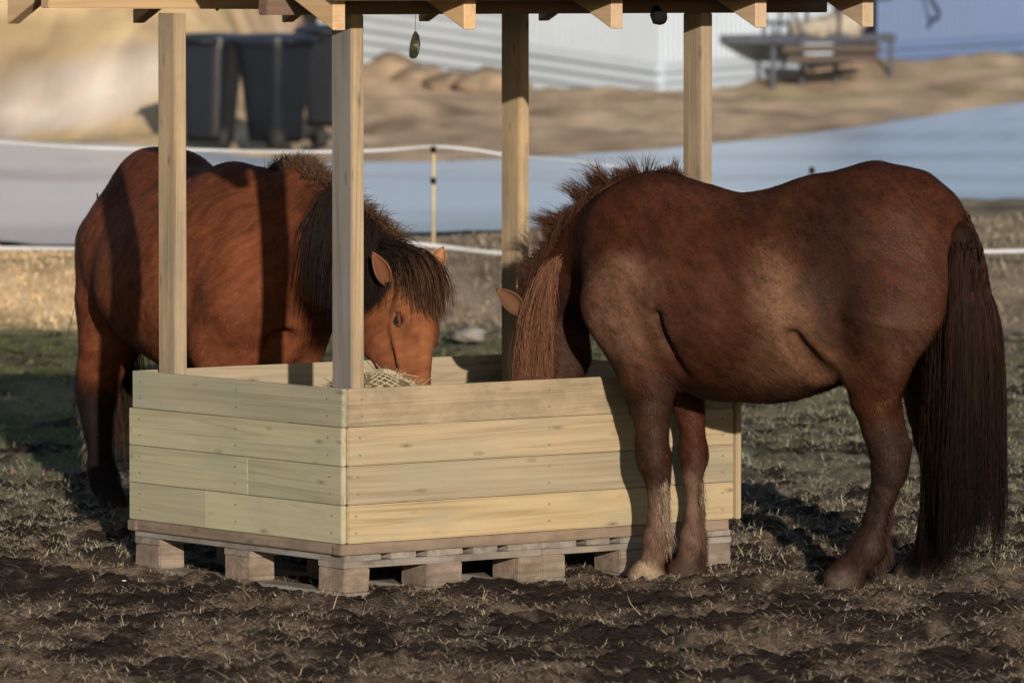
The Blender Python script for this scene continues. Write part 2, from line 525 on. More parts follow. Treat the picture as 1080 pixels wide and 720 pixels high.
# long pale straws
X, Y, r = scatter(7000, 8, 17.2, 25)
col = np.array([[.45, .37, .24]]) * r.uniform(.6, 1.1, (len(X), 1))
parts.append(blades(len(X), X, Y, .03, .12, .0012, col * 1.0, 6, .10, .18))
off = 0; VV = []; TT = []; CC = []
for v, t, c in parts:
    VV.append(v); TT.append(t + off); CC.append(c); off += len(v)
tag(link('straw_litter', np_mesh('straw_litter', np.concatenate(VV), np.concatenate(TT), False, np.concatenate(CC)), M['blades']),
    'trampled straw and dead grass strewn over the dark mud around the feeder', 'straw', kind='stuff')
X, Y, r = scatter(300000, 13, 21.3, 36.5)
k = fbm(X, Y, .5, 3, 111, .6) + .15 + .35 * sstep(24, 30, Y)
keep = k > .05
X, Y = X[keep], Y[keep]; n = len(X)
g = sstep(700, 350, pxof(X, Y))[:, None] * sstep(24, 29, Y)[:, None]
col = (np.array([.30, .28, .21]) * (1 - g) + np.array([.19, .22, .08]) * g) * r.uniform(.55, 1.3, (n, 1))
v, t, c = blades(n, X, Y, .012, .055, .0016, col, 15, .38, .3)
v2 = []
X, Y, r = scatter(60000, 17, 35.4, 41.5)
gl = sstep(420, 300, pxof(X, Y))[:, None]
col = (np.array([.30, .25, .19]) * (1 - gl) + np.array([.75, .58, .36]) * gl) * r.uniform(.6, 1.2, (len(X), 1))
keep = road_mask(X, Y) < .3
X, Y, col = X[keep], Y[keep], col[keep]
va, ta, ca = blades(len(X), X, Y, .03, .085, .005, col, 18, .45, .4)
tag(link('paddock_grass', np_mesh('paddock_grass', np.concatenate([v, va]), np.concatenate([t, ta + len(v)]), False, np.concatenate([c, ca])), M['blades']),
    'worn winter turf in the paddock and dry grass on the bank below the road', 'grass', kind='stuff')

# ------------------------------------------------------------------ feeder geometry
C0 = np.array([-.5376, 20.3, 0.0])
Ld = np.array([-.605, .796, 0.0]); Rd = np.array([.796, .605, 0.0])
def B(r_, l_, z): return C0 + Rd * r_ + Ld * l_ + np.array([0, 0, z])
ZT = .678; ZB = .180; bh = (ZT - ZB) / 4
feeder = empty('hay_feeder', tuple(B(.8, .6, 0)), 'wooden box hay feeder with four posts and a rafter roof, standing on pallets', 'hay feeder')
tk = .020
# left face: four courses, some of two pieces
for i, pieces in enumerate([[(0, .76), (.761, 1.215)], [(0, .52), (.521, 1.215)], [(0, 1.215)], [(.0, 1.2)]]):
    z = ZB + bh * (i + .5)
    for j, (a, b) in enumerate(pieces):
        m = 'board_green'
        o = beam('board', B(.004 if i == 3 else 0.0, a, z), B(.004 if i == 3 else 0.0, b, z), Rd, tk, bh - .002, M[m], feeder, .002)
# front-right face
for i, m in enumerate(['board', 'board', 'board', 'board_dirty']):
    z = ZB + bh * (i + .5)
    beam('board', B(tk / 2 + .001, 0.0, z), B(1.6, 0.0, z), Ld, tk, bh - .002, M[m], feeder, .004)
# far faces
for i in range(4):
    z = ZB + bh * (i + .5)
    beam('board', B(0.016, 1.2, z), B(1.6, 1.2, z), Ld, tk, bh - .002, M['board'], feeder, .004)
    beam('board', B(1.6, .016, z), B(1.6, 1.184, z), Rd, tk, bh - .002, M['board'], feeder, .004)
# corner strip on the far right, sole plate under the boards
beam('corner_strip', B(1.616, -.004, ZB), B(1.616, -.004, ZT - .01), Rd, .02, .03, M['board'], feeder)
for a, b, s in ((B(.012, .03, .162), B(.012, 1.17, .162), Rd), (B(-.02, .012, .162), B(1.58, .012, .162), Ld), (B(-.02, 1.19, .162), B(1.58, 1.19, .162), Ld), (B(1.585, .04, .162), B(1.585, 1.16, .162), Rd)):
    beam('sole_plate', a, b, s, .045, .034, M['strip'], feeder, .003)
scr_ = tube_me('screw', [(0, 0, 0), (0, 0, .0015), (0, 0, .0016)], .0034, 10)
scr_.materials.append(plain('screw_steel', (.17, .17, .13), .6))
for i in range(4):
    for dz in (.28, .72):
        z = ZB + bh * (i + dz)
        for l in (.05 + .01 * i, .59, 1.15):
            o = bpy.data.objects.new('screw', scr_); COL.objects.link(o); o.parent = feeder
            q = Vector(-Rd).to_track_quat('Z', 'Y')
            o.matrix_basis = Matrix.Translation(Vector(B(-tk / 2 - .0006 + (.004 if i == 3 else 0), l, z)) - feeder.location) @ q.to_matrix().to_4x4()
        for r_ in (.04 + .008 * i, .82, 1.55):
            o = bpy.data.objects.new('screw', scr_); COL.objects.link(o); o.parent = feeder
            q = Vector(-Ld).to_track_quat('Z', 'Y')
            o.matrix_basis = Matrix.Translation(Vector(B(r_, -tk / 2 - .0006, z)) - feeder.location) @ q.to_matrix().to_4x4()
# posts  (48 x 98)
ZP = 1.869
beam('post', B(.07 + .024, .05 + .049, .15), B(.07 + .024, .05 + .049, ZP), Rd, .048, .098, M['post'], feeder)
beam('post', B(.07 + .024, 1.2 - .094, .15), B(.07 + .024, 1.2 - .094, ZP), Rd, .048, .098, M['post'], feeder)
beam('post', B(1.6 - .07, 1.2 - .094, .15), B(1.6 - .07, 1.2 - .094, ZP), Rd, .048, .098, M['post'], feeder)
beam('post', B(1.6 - .07, .05 + .049, .15), B(1.6 - .07, .05 + .049, ZP), Rd, .048, .098, M['post'], feeder)
# the front post has a weathered board nailed on its left face
beam('weathered_facing', B(.07 - .004, .05 + .049, .66), B(.07 - .004, .05 + .049, ZP - .03), Rd, .006, .100, M['post_grey'], feeder, .001)

def rsolve(px, l_, z=1.85):
    lo, hi = -2.0, 4.0
    for _ in range(50):
        m = (lo + hi) / 2
        if proj(B(m, l_, z))[0] < px: lo = m
        else: hi = m
    return lo
fb = rsolve(873, .05)
beam('roof_beam', B(-.26, .074, ZP + .049), B(fb, .074, ZP + .049), Ld, .048, .098, M['beam_shaded'], feeder)
rb0 = rsolve(42, 1.13)
beam('roof_beam', B(rb0, 1.10, ZP + .049 + .018), B(fb, 1.10, ZP + .049), Ld, .048, .098, M['beam'], feeder)
zr0 = ZP + .098            # top of beams
RISE = math.tan(math.radians(24))
OF, OR = .26, .36
mid = .587
for i, (px, pxr) in enumerate(((358, 14), (496, 146), (651, 303), (803, 447), (916, 573))):
    for (l0, l1, sg) in ((-OF, mid - .002, 1), (1.174 + OR, mid + .002, -1)):
        b = rsolve(px, -OF) if sg > 0 else rsolve(pxr, 1.174 + OR)
        # height of the underside along the slope; it passes the beam top at the plate line
        def zu(l): return zr0 - .008 + (RISE * (l - .05) if sg > 0 else RISE * (1.124 - l) + .055)
        bm = bmesh.new()
        hh = .098 / math.cos(math.radians(24))
        P = [(l0, zu(l0)), (l1, zu(l1)), (l1, zu(l1) + hh), (l0, zu(l0) + hh)]
        vs = []
        org = B(b, 0, 0)
        for dy in (-.024, .024):
            for (l, z) in P:
                vs.append(bm.verts.new((l, dy, z)))
        for f in ((0, 1, 2, 3), (7, 6, 5, 4), (0, 4, 5, 1), (1, 5, 6, 2), (2, 6, 7, 3), (3, 7, 4, 0)):
            bm.faces.new([vs[q] for q in f])
        bmesh.ops.recalc_face_normals(bm, faces=bm.faces)
        bmesh.ops.bevel(bm, geom=bm.edges[:], offset=.003, segments=1, affect='EDGES')
        me = bpy.data.meshes.new('rafter'); bm.to_mesh(me); bm.free()
        R = Matrix((Vector(Ld), Vector(Rd), Vector((0, 0, 1)))).transposed().to_4x4()
        link('rafter', me, M['rafter'], feeder, Matrix.Translation(Vector(org)) @ R)
# roof covering above the rafters
bl, br_ = rsolve(358, -OF) - .06, rsolve(916, -OF) + .06
for sg in (1, -1):
    def zt(l): return zr0 + .098 / .9135 + .002 + (RISE * (l - .05) if sg > 0 else RISE * (1.124 - l) + .055)
    l0 = -OF - .06 if sg > 0 else 1.174 + OR
    a = B((bl + br_) / 2, l0, zt(l0)); c = B((bl + br_) / 2, mid, zt(mid))
    beam('roof_panel', a + np.array([0, 0, .012]), c + np.array([0, 0, .012]), Rd, br_ - bl, .018, M['roofboard'], feeder)

# bits hanging under the roof
def blob(name, pts_r, mat, parent, n=10):
    """smooth solid of revolution-like blob from a list of (point, radius)"""
    me = tube_me(name, [p for p, r in pts_r], 1, n)
    V = np.array([v.co for v in me.vertices]); k = 0
    for i, (p, r) in enumerate(pts_r):
        for q in range(n):
            V[k] = np.array(p) + (V[k] - np.array(p)) * r; k += 1
    me.vertices.foreach_set('co', V.astype(np.float32).ravel())
    return link(name, me, mat, parent)
tagp = W(437, 48, 21.65)
tg = empty('fly_trap', tuple(tagp), 'small clear plastic capsule with green insert hanging on a string from the rear beam', 'hanging capsule')
link('string', tube_me('string', [W(438.5, 8, 21.65), W(438, 34, 21.65)], .0012, 4), M['white'], tg)
blob('capsule', [(W(438, 33.5, 21.65), .004), (W(438.5, 38, 21.65), .012), (W(438, 46, 21.65), .018), (W(436.5, 55, 21.65), .018), (W(435.5, 61, 21.65), .012), (W(435.5, 62, 21.65), .003)], M['clear'], tg, 8)
blob('insert', [(W(437, 49, 21.65), .004), (W(436.5, 52, 21.65), .009), (W(436, 58, 21.65), .009), (W(436, 60, 21.65), .003)], M['green'], tg, 8)
hk = tag(blob('tether_knob', [(W(692, 6, 20.9), .010), (W(692, 14, 20.9), .022), (W(696, 19, 20.9), .030), (W(700, 23.5, 20.9), .016), (W(701, 25, 20.9), .004)], M['black'], None),
    'dark lump of rope or metal hanging under the front beam beside the right post', 'knob')
stp = tag(link('blue_strap', tube_me('blue_strap', [W(226, -12, 21.4), W(227, 0, 21.4), W(228, 7, 21.4), W(229.5, 11.5, 21.4)], .006, 6), M['blue']),
    'short blue strap end hanging from the roof beside the left post', 'strap')

# ------------------------------------------------------------------ pallets
pallet_labels = ['weathered wooden pallet under the left half of the feeder, nearest the camera corner',
                 'weathered wooden pallet under the right half of the feeder, behind the horse forelegs']
for k in range(2):
    r0 = .8 * k
    e = (.003 if k == 0 else -.003)
    p = empty('pallet', tuple(B(r0 + .4, .6, 0)), pallet_labels[k], 'pallet', 'pallets carrying the feeder')
    xs5 = [0.0725, .236, .4, .564, .7275]; ws5 = [.145, .1, .145, .1, .145]
    for x, w in zip(xs5, ws5):
        beam('deck_board', B(r0 + x + e, 0.0, .133), B(r0 + x + e, 1.2, .133), Rd, w - .002, .021, M['pallet'], p, .002, .002)
    for l in (.0725, .6, 1.1275):
        beam('cross_board', B(r0 + .001, l, .111), B(r0 + .799, l, .111), Ld, .145, .021, M['pallet'], p, .002, .001)
        for x, w in ((.05, .1), (.4, .145), (.75, .1)):
            beam('block', B(r0 + x - w / 2 + e, l, .061), B(r0 + x + w / 2 + e, l, .061), Ld, .143, .078, M['block'], p, .004, .002)
    for x, w in ((.05, .1), (.4, .145), (.75, .1)):
        beam('bottom_board', B(r0 + x + e, 0, .011), B(r0 + x + e, 1.2, .011), Rd, w, .022, M['pallet'], p, .002, .001)

# ------------------------------------------------------------------ hay inside, hay net
def straw_pile(name, cx, cy, z, rx, ry, n, mat, L=(.05, .16), h=.06, seed=0, spread=1.0, base=(.42, .34, .2)):
    r = np.random.default_rng(seed)
    V = []; Tt = []; Cc = []
    a = r.uniform(0, 2 * math.pi, n); q = np.sqrt(r.uniform(0, 1, n)) 
    P = np.array([cx, cy, z])[None] + Rd[None] * (np.cos(a) * q * rx)[:, None] + Ld[None] * (np.sin(a) * q * ry)[:, None]
    P[:, 2] += r.uniform(0, 1, n) * h * (1 - q ** 2)
    b = r.uniform(0, 2 * math.pi, n); el = r.normal(0, .35, n)
    d = np.stack([np.cos(b) * np.cos(el), np.sin(b) * np.cos(el), np.sin(el)], 1)
    ln = r.uniform(*L, n)[:, None]
    s = np.cross(d, np.array([0, 0, 1.0])); s /= np.linalg.norm(s, axis=1)[:, None] + 1e-6
    s = s * .0016
    up = np.array([0, 0, .0018])
    A = P - d * ln / 2; E = P + d * ln / 2 + r.normal(0, .01, (n, 3))
    V = np.stack([A - s, A + s, A + up, E - s, E + s, E + up], 1).reshape(-1, 3)
    k = np.arange(n)[:, None] * 6
    Fq = np.concatenate([k + np.array([[0, 1, 4, 3]]), k + np.array([[1, 2, 5, 4]]), k + np.array([[2, 0, 3, 5]])], 0)
    c = np.repeat(np.array([base]) * r.uniform(.5, 1.2, (n, 1)), 6, 0)
    return np_mesh(name, V, Fq, False, c)
c = B(.8, .6, 0)
hay_parts = straw_pile('hay', c[0], c[1], .30, .74, .54, 9000, M['blades'], h=.16, seed=4)
tag(link('hay', hay_parts, M['blades']), 'loose hay lying in the bottom of the wooden feeder box', 'hay', kind='stuff')
# net of pale twine over a bundle of hay, seen just inside the front corner by the post
netc = W(396, 419, 21.05)
net = empty('hay_net', tuple(netc - np.array([0, 0, .1])), 'pale twine hay net stuffed with hay beside the muzzle of the left horse', 'hay net')
bun = bmesh.new()
bmesh.ops.create_icosphere(bun, subdivisions=4, radius=1)
for v in bun.verts:
    n_ = 1 + .06 * math.sin(v.co.x * 7) * math.cos(v.co.y * 6)
    v.co = Vector((v.co.x * .145 * n_, v.co.y * .12 * n_, v.co.z * .085 * n_)) + Vector(netc)
bm_me = bpy.data.meshes.new('hay_bundle'); bun.to_mesh(bm_me); bun.free()
ht = NT('hay_bundle'); nn = ht.n('TexNoise', i_Scale=60.0, i_Detail=5.0); ht.base(ht.ramp(nn.outputs[0], [(.3, (.10, .07, .03)), (.7, (.36, .28, .15))])); ht.rough(.9); ht.bump(nn.outputs[0], 1, .02)
link('hay_bundle', bm_me, ht.m, net)
bmn = bmesh.new()
def npt(a, b):
    n_ = 1.04 + .06 * math.sin(math.cos(a) * math.cos(b) * 7)
    return Vector((math.cos(a) * math.cos(b) * .145 * n_, math.sin(a) * math.cos(b) * .12 * n_, math.sin(b) * .087 * n_)) + Vector(netc)
cords = []
for k in range(22):
    for s in (1, -1):
        cords.append([npt(k * 2 * math.pi / 22 + s * t_i * .16, -1.0 + t_i * .12) for t_i in range(21)])
off = 0; vs = []; fs = []
for cpts in cords:
    me = tube_me('c', cpts, .0022, 4)
    vs += [tuple(v.co) for v in me.vertices]; fs += [tuple(i + off for i in p.vertices) for p in me.polygons]
    off += len(me.vertices); bpy.data.meshes.remove(me)
me = bpy.data.meshes.new('net_cords'); me.from_pydata(vs, [], fs)
link('net_cords', me, M['twine'], net)
link('loose_straws', straw_pile('loose_straws', netc[0], netc[1], netc[2] + .02, .17, .12, 420, M['blades'], h=.075, seed=9, L=(.04, .14), base=(.34, .28, .17)), M['blades'], net)
# ------------------------------------------------------------------ horses
class Field:
    """solid described by blended round cones, meshed with OpenVDB"""
    def __init__(s, lo, hi, h):
        s.h = h; s.lo = np.array(lo, float)
        s.n = np.ceil((np.array(hi) - s.lo) / h).astype(int) + 1
        s.ax = [s.lo[i] + np.arange(s.n[i]) * h for i in range(3)]
        s.f = np.full(s.n, .6, np.float32)
    def _sub(s, pts, pad):
        pts = np.array(pts)
        a = np.clip(((pts.min(0) - pad - s.lo) / s.h).astype(int), 0, s.n - 1)
        b = np.clip(((pts.max(0) + pad - s.lo) / s.h).astype(int) + 2, 1, s.n)
        sl = tuple(slice(a[i], b[i]) for i in range(3))
        G = np.stack(np.meshgrid(*[s.ax[i][sl[i]] for i in range(3)], indexing='ij'), -1)
        return sl, G
    def cone(s, p0, r0, p1=None, r1=None, k=.03, f=1.0, n=None, sub=False):
        p0 = np.array(p0, float); p1 = p0 + np.array([0, 0, 1e-4]) if p1 is None else np.array(p1, float)
        r1 = r0 if r1 is None else r1
        R = max(r0, r1) * max(1, 1 / f) * 1.02 + k + 3 * s.h
        sl, G = s._sub([p0, p1], R)
        Q = G - p0; ba = p1 - p0
        if n is not None and f != 1.0:
            n = np.array(n, float) / np.linalg.norm(n)
            Q = Q + (f - 1) * (Q @ n)[..., None] * n
            ba = ba + (f - 1) * (ba @ n) * n
        t = np.clip((Q @ ba) / (ba @ ba), 0, 1)
        d = np.linalg.norm(Q - t[..., None] * ba, axis=-1) - (r0 + (r1 - r0) * t)
        g = s.f[sl]
        if sub:
            d = -d
            h_ = np.maximum(k - np.abs(g - d), 0) / k
            s.f[sl] = np.maximum(g, d) + h_ * h_ * k * .25
        else:
            h_ = np.maximum(k - np.abs(g - d), 0) / k
            s.f[sl] = np.minimum(g, d) - h_ * h_ * k * .25
    def chain(s, pts, k=.03, f=1.0, n=None):
        for (a, ra), (b, rb) in zip(pts[:-1], pts[1:]):
            s.cone(a, ra, b, rb, k, f, n)
    def value(s, P):
        q = (P - s.lo) / s.h; i = np.clip(q.astype(int), 0, s.n - 2); t = q - i
        r = 0
        for dx in (0, 1):
            for dy in (0, 1):
                for dz in (0, 1):
                    w = (t[:, 0] if dx else 1 - t[:, 0]) * (t[:, 1] if dy else 1 - t[:, 1]) * (t[:, 2] if dz else 1 - t[:, 2])
                    r = r + w * s.f[i[:, 0] + dx, i[:, 1] + dy, i[:, 2] + dz]
        return r
    def normal(s, P):
        e = s.h
        g = np.stack([s.value(P + np.eye(3)[i] * e) - s.value(P - np.eye(3)[i] * e) for i in range(3)], -1)
        return g / (np.linalg.norm(g, axis=1)[:, None] + 1e-9)
    def blur(s, it=1):
        for _ in range(it):
            for a in range(3):
                g = s.f
                s.f = (np.roll(g, 1, a) + 2 * g + np.roll(g, -1, a)) * .25
    def mesh(s, name, colf):
        g = openvdb.FloatGrid(.6)
        g.copyFromArray(s.f)
        V, Q = g.convertToQuads(0.0)
        V = V * s.h + s.lo
        Nn_ = s.normal(V)
        a3 = lambda q, sd: fbm(V[:, 0], V[:, 2], q, 2, sd) + fbm(V[:, 1], V[:, 2] + 3, q, 2, sd + 7) + fbm(V[:, 0] + 5, V[:, 1], q, 2, sd + 13)
        V = V + Nn_ * (.0045 * a3(.13, 201) + .0020 * a3(.05, 211))[:, None]
        me = np_mesh(name, V, Q[:, ::-1], True, None)
        V = np.zeros(len(me.vertices) * 3, np.float32); me.vertices.foreach_get('co', V); V = V.reshape(-1, 3)
        N = s.normal(V)
        # make sure faces look outward
        p = me.polygons[len(me.polygons) // 3]
        if np.dot(np.array(p.normal), N[p.vertices[0]]) < 0:
            me.flip_normals()
        a = me.color_attributes.new('Col', 'FLOAT_COLOR', 'POINT')
        c = np.ones((len(V), 4), np.float32); c[:, :3] = colf(V, N)
        a.data.foreach_set('color', c.ravel())
        return me, V, N

def patch_colour(base, patches, gain=1.0, fdir=(1, 0, 0), pdir=(0, 0, 1)):
    """colour: list of (centre, radius, colour, strength); centre may be a segment"""
    def f(P, N):
        c = np.broadcast_to(np.array(base), P.shape).copy()
        wob = (fbm(P[:, 0] + P[:, 1], P[:, 2], .12, 3, 5) + fbm(P[:, 0] * 1.3 - P[:, 2], P[:, 1] + P[:, 2], .05, 3, 6) * .5)
        for cen, r, k, st in patches:
            cen = np.array(cen, float)
            if cen.ndim == 1: d = np.linalg.norm(P - cen, axis=1)
            else:
                ba = cen[1] - cen[0]; q = P - cen[0]; t = np.clip(q @ ba / (ba @ ba), 0, 1)
                d = np.linalg.norm(q - t[:, None] * ba, axis=1)
            w = sstep(1.4, .4, d / r + wob * .4)[:, None] * st
            c = c * (1 - w) + np.array(k) * w
        n3 = lambda s_, sd, o_=3: fbm(P[:, 0], P[:, 2], s_, o_, sd, .65) + fbm(P[:, 1], P[:, 2] + 3, s_, o_, sd + 7, .65) + fbm(P[:, 0] + 5, P[:, 1], s_, o_, sd + 13, .65)
        mot = 1 + .13 * n3(.20, 15) + .11 * n3(.035, 16)
        A_ = P @ np.array(fdir, float); B_ = P @ np.array(pdir, float)
        wv = fbm(P[:, 0] + P[:, 1], P[:, 2], .15, 2, 91) * .05
        mot = mot * (1 + .50 * fbm(A_ * .25, B_ + wv, .012, 3, 92, .6) + .14 * fbm(A_ * .3, B_ + wv, .04, 2, 93, .6))
        return c * mot[:, None] * gain
    return f

def strands(name, roots, dirs, lens, cols, r, seg=8, width=.0016, grav=1.0, wild=.25, surf=None, lift=.004, stiff=.35, g0=0.0, wave=0.0, phase=None):
    """tapered hair locks as thin three-sided strips; each falls under gravity and stays outside 'surf'"""
    n = len(roots); P = roots.copy(); d = dirs / (np.linalg.norm(dirs, axis=1)[:, None] + 1e-9)
    pts = [P.copy()]; st = (lens / seg)[:, None]
    cur = r.normal(0, wild, (n, 3))
    for i in range(seg):
        g = np.array([0, 0, -1.0]) * grav * (g0 + (1 - g0) * (i + 1) / seg)
        dd = d * stiff * (1.6 - i / seg) + g + cur * (.35 + .65 * i / seg) + r.normal(0, wild * .22, (n, 3))
        d = d * .45 + dd / (np.linalg.norm(dd, axis=1)[:, None] + 1e-9) * .55
        d /= np.linalg.norm(d, axis=1)[:, None]
        P = P + d * st
        if surf is not None:
            for _ in range(2):
                v = surf.value(P); m = v < lift
                if m.any():
                    N = surf.normal(P[m]); P[m] += N * (lift - v[m])[:, None]
            d = P - pts[-1]; d /= np.linalg.norm(d, axis=1)[:, None] + 1e-9
        pts.append(P.copy())
    A = np.stack(pts, 1)                           # n, seg+1, 3
    if wave:
        ss = np.linspace(0, 1, seg + 1)[None, :]; ph = (phase if phase is not None else r.uniform(0, 6, n))[:, None]
        A[:, :, 0] += wave * ss * np.sin(ph + ss * (5 + np.sin(ph * 3) * 2.5)); A[:, :, 1] += wave * ss * np.cos(ph * 1.7 + ss * 6)
    T = np.gradient(A, axis=1); T /= np.linalg.norm(T, axis=2)[..., None] + 1e-9
    ref = r.normal(0, 1, (n, 1, 3)); S = np.cross(T, np.broadcast_to(ref, T.shape)); S /= np.linalg.norm(S, axis=2)[..., None] + 1e-9
    U_ = np.cross(T, S)
    w = width * np.linspace(1, .15, seg + 1)[None, :, None] * r.uniform(.6, 1.3, (n, 1, 1))
    ring = [A + S * w, A + (-.5 * S + .87 * U_) * w, A + (-.5 * S - .87 * U_) * w]
    V = np.stack(ring, 2).reshape(-1, 3)
    b = (np.arange(n)[:, None] * (seg + 1) + np.arange(seg)[None]) .reshape(-1) * 3
    Fq = []
    for a_, c_ in ((0, 1), (1, 2), (2, 0)):
        Fq.append(np.stack([b + a_, b + c_, b + 3 + c_, b + 3 + a_], -1))
    tip = np.linspace(0, 1, seg + 1)[None, :, None]
    c0, c1 = cols
    C = (c0[:, None] * (1 - tip ** 1.6) + c1[:, None] * tip ** 1.6)
    C = np.repeat(C.reshape(-1, 3), 3, 0)
    return V, np.concatenate(Fq), C

def join_arrays(L):
    off = 0; V = []; Q = []; C = []
    for v, q, c in L:
        V.append(v); Q.append(q + off); C.append(c); off += len(v)
    return np.concatenate(V), np.concatenate(Q), np.concatenate(C)

def fur(name, S, me, V, N, flow, n, colf, parent, lens=(.008, .02), seed=0, zmin=-1, shaggy=None, view=None):
    r = np.random.default_rng(seed)
    me.calc_loop_triangles()
    T = np.zeros(len(me.loop_triangles) * 3, np.int32); me.loop_triangles.foreach_get('vertices', T); T = T.reshape(-1, 3)
    A, Bb, Cc = V[T[:, 0]], V[T[:, 1]], V[T[:, 2]]
    ar = np.linalg.norm(np.cross(Bb - A, Cc - A), axis=1)
    pr = ar / ar.sum()
    t = r.choice(len(T), n, p=pr)
    u = r.uniform(0, 1, (n, 1)); v = r.uniform(0, 1, (n, 1)); m = (u + v) > 1; u = np.where(m, 1 - u, u); v = np.where(m, 1 - v, v)
    P = A[t] + (Bb[t] - A[t]) * u + (Cc[t] - A[t]) * v
    Nn = S.normal(P)
    fl = flow(P)
    fl = fl - Nn * (fl * Nn).sum(1)[:, None]; fl /= np.linalg.norm(fl, axis=1)[:, None] + 1e-9
    cl = fbm(P[:, 0] + .4 * P[:, 1], P[:, 2] - .3 * P[:, 1], .03, 3, 44)[:, None]
    sd = np.cross(fl, Nn)
    fl = fl + sd * (cl * .8) + r.normal(0, .12, (n, 3))
    L = r.uniform(*lens, (n, 1))
    if shaggy is not None: L = L * shaggy(P)[:, None]
    d = fl + Nn * (.10 + np.abs(cl) * .35)
    d /= np.linalg.norm(d, axis=1)[:, None]
    w = sd / (np.linalg.norm(sd, axis=1)[:, None] + 1e-9) * .0010 * r.uniform(.6, 1.3, (n, 1))
    P0 = P - Nn * .001
    P1 = P0 + d * L * .6 ; P2 = P0 + (d * .9 - Nn * .1) * L + np.array([0, 0, -.08]) * L
    VV = np.stack([P0 - w, P0 + w, P1 + w * .8, P1 - w * .8, P2], 1).reshape(-1, 3)
    b = np.arange(n)[:, None] * 5
    tri = np.concatenate([b + np.array([[0, 1, 2]]), b + np.array([[0, 2, 3]]), b + np.array([[3, 2, 4]])], 0)
    c = colf(P, Nn) * r.uniform(.68, 1.4, (n, 1)) * (1 + cl * .35)
    c = np.repeat(np.clip(c, 0, 1), 5, 0)
    return link(name, np_mesh(name, VV, tri, True, c), M['fur'], parent)

def make_ear(name, base, tip, front, wdt, colo, coli, parent, mat):
    """cupped leaf-shaped ear: open towards 'front'"""
    base = np.array(base); tip = np.array(tip); ax = tip - base; L = np.linalg.norm(ax); ax /= L
    fr = np.array(front, float); fr -= ax * (fr @ ax); fr /= np.linalg.norm(fr); sd = np.cross(ax, fr)
    nu, nv = 14, 15
    V = []; C = []
    for layer, th in ((0, .0), (1, .006)):
        for i in range(nu + 1):
            t = i / nu
            hw = wdt * (math.sin(math.pi * min(1, (t * .86 + .14))) ** .75) * (1 if t < .98 else .2)
            hw = max(hw, .002)
            for j in range(nv):
                a = (j / (nv - 1) - .5) * 2 * (2.35 - 1.35 * t)
                rad = hw * (.92)
                p = base + ax * (L * t) + sd * (math.sin(a) * (rad - th)) - fr * (math.cos(a) * (rad * .85 - th)) + fr * rad * .4 + sd * 0
                p = p + fr * (.018 * math.sin(t * 2.4))
                V.append(p); C.append(colo if layer == 0 else coli)
    q = []
    m = nv; tot = (nu + 1) * nv
    for i in range(nu):
        for j in range(nv - 1):
            q.append((i * m + j, i * m + j + 1, (i + 1) * m + j + 1, (i + 1) * m + j))
            q.append((tot + i * m + j, tot + (i + 1) * m + j, tot + (i + 1) * m + j + 1, tot + i * m + j + 1))
        for j in (0, nv - 1):
            q.append((i * m + j, (i + 1) * m + j, tot + (i + 1) * m + j, tot + i * m + j))
    for j in range(nv - 1):
        q.append((nu * m + j, nu * m + j + 1, tot + nu * m + j + 1, tot + nu * m + j))
    return link(name, np_mesh(name, V, q, True, np.array(C)), mat, parent)

def head(S, poll, muz, fwd, sc=1.0):
    poll = np.array(poll, float); a = np.array(muz) - poll; L = np.linalg.norm(a); a /= L
    f = np.array(fwd, float); f -= a * (f @ a); f /= np.linalg.norm(f); s = np.cross(a, f)
    u = L / .56
    def p(x, y, z=0): return poll + (a * x + f * y + s * z) * u
    S.cone(p(.03, -.005), .088 * u, p(.10, .0), .092 * u, .03, 1.12, s)
    S.cone(p(.06, .015), .075 * u, p(.22, .04), .066 * u, .04, .92, s)
    S.cone(p(.20, .035), .062 * u, p(.45, .005), .044 * u, .04, 1.05, s)
    S.cone(p(.44, -.015), .055 * u, p(.53, -.025), .050 * u, .03, 1.0, s)
    for z in (-1, 1):
        S.cone(p(.15, -.075, .035 * z), .098 * u, p(.18, -.085, .035 * z), .09 * u, .03, 2.0, s)      # jowl
        S.cone(p(.22, -.095, .028 * z), .035 * u, p(.44, -.055, .016 * z), .026 * u, .05)              # jaw bar
        S.cone(p(.155, .038, .068 * z), .026 * u, p(.175, .026, .074 * z), .020 * u, .03)               # brow
        S.cone(p(.19, -.005, .072 * z), .018 * u, p(.35, -.015, .050 * z), .011 * u, .015)
        #                 # facial crest
        S.cone(p(.06, .02, .075 * z), .014 * u, p(.10, .015, .078 * z), .012 * u, .02, sub=True)        # temple hollow
        S.cone(p(.26, .055, .05 * z), .012 * u, p(.38, .04, .042 * z), .010 * u, .03, sub=True)
        S.cone(p(.505, .012, .038 * z), .013 * u, p(.52, .002, .036 * z), .012 * u, .015, sub=True)      # nostril
        S.cone(p(.182, .030, .083 * z), .020 * u, None, None, .012, 1.0, s, sub=True)
    return p, a, f, s, u

# ---------------- right horse: side on, seen a little from behind, head lowered over the front wall
hr = np.array([-.92, .39, 0]); sr = np.array([.39, .92, 0])   # heading, its right side (away from the camera)
def PR(x, y, o=0.0):
    """pixel on the trunk's middle plane, o metres to the far side"""
    Yc = 20.50 + (935 - x) / 322 * .40
    p = W(x, y, Yc); return p + sr * o
k_ = 1 / 324
S = Field((-.45, 19.9, -.02), (1.85, 21.9, 1.6), .0115)
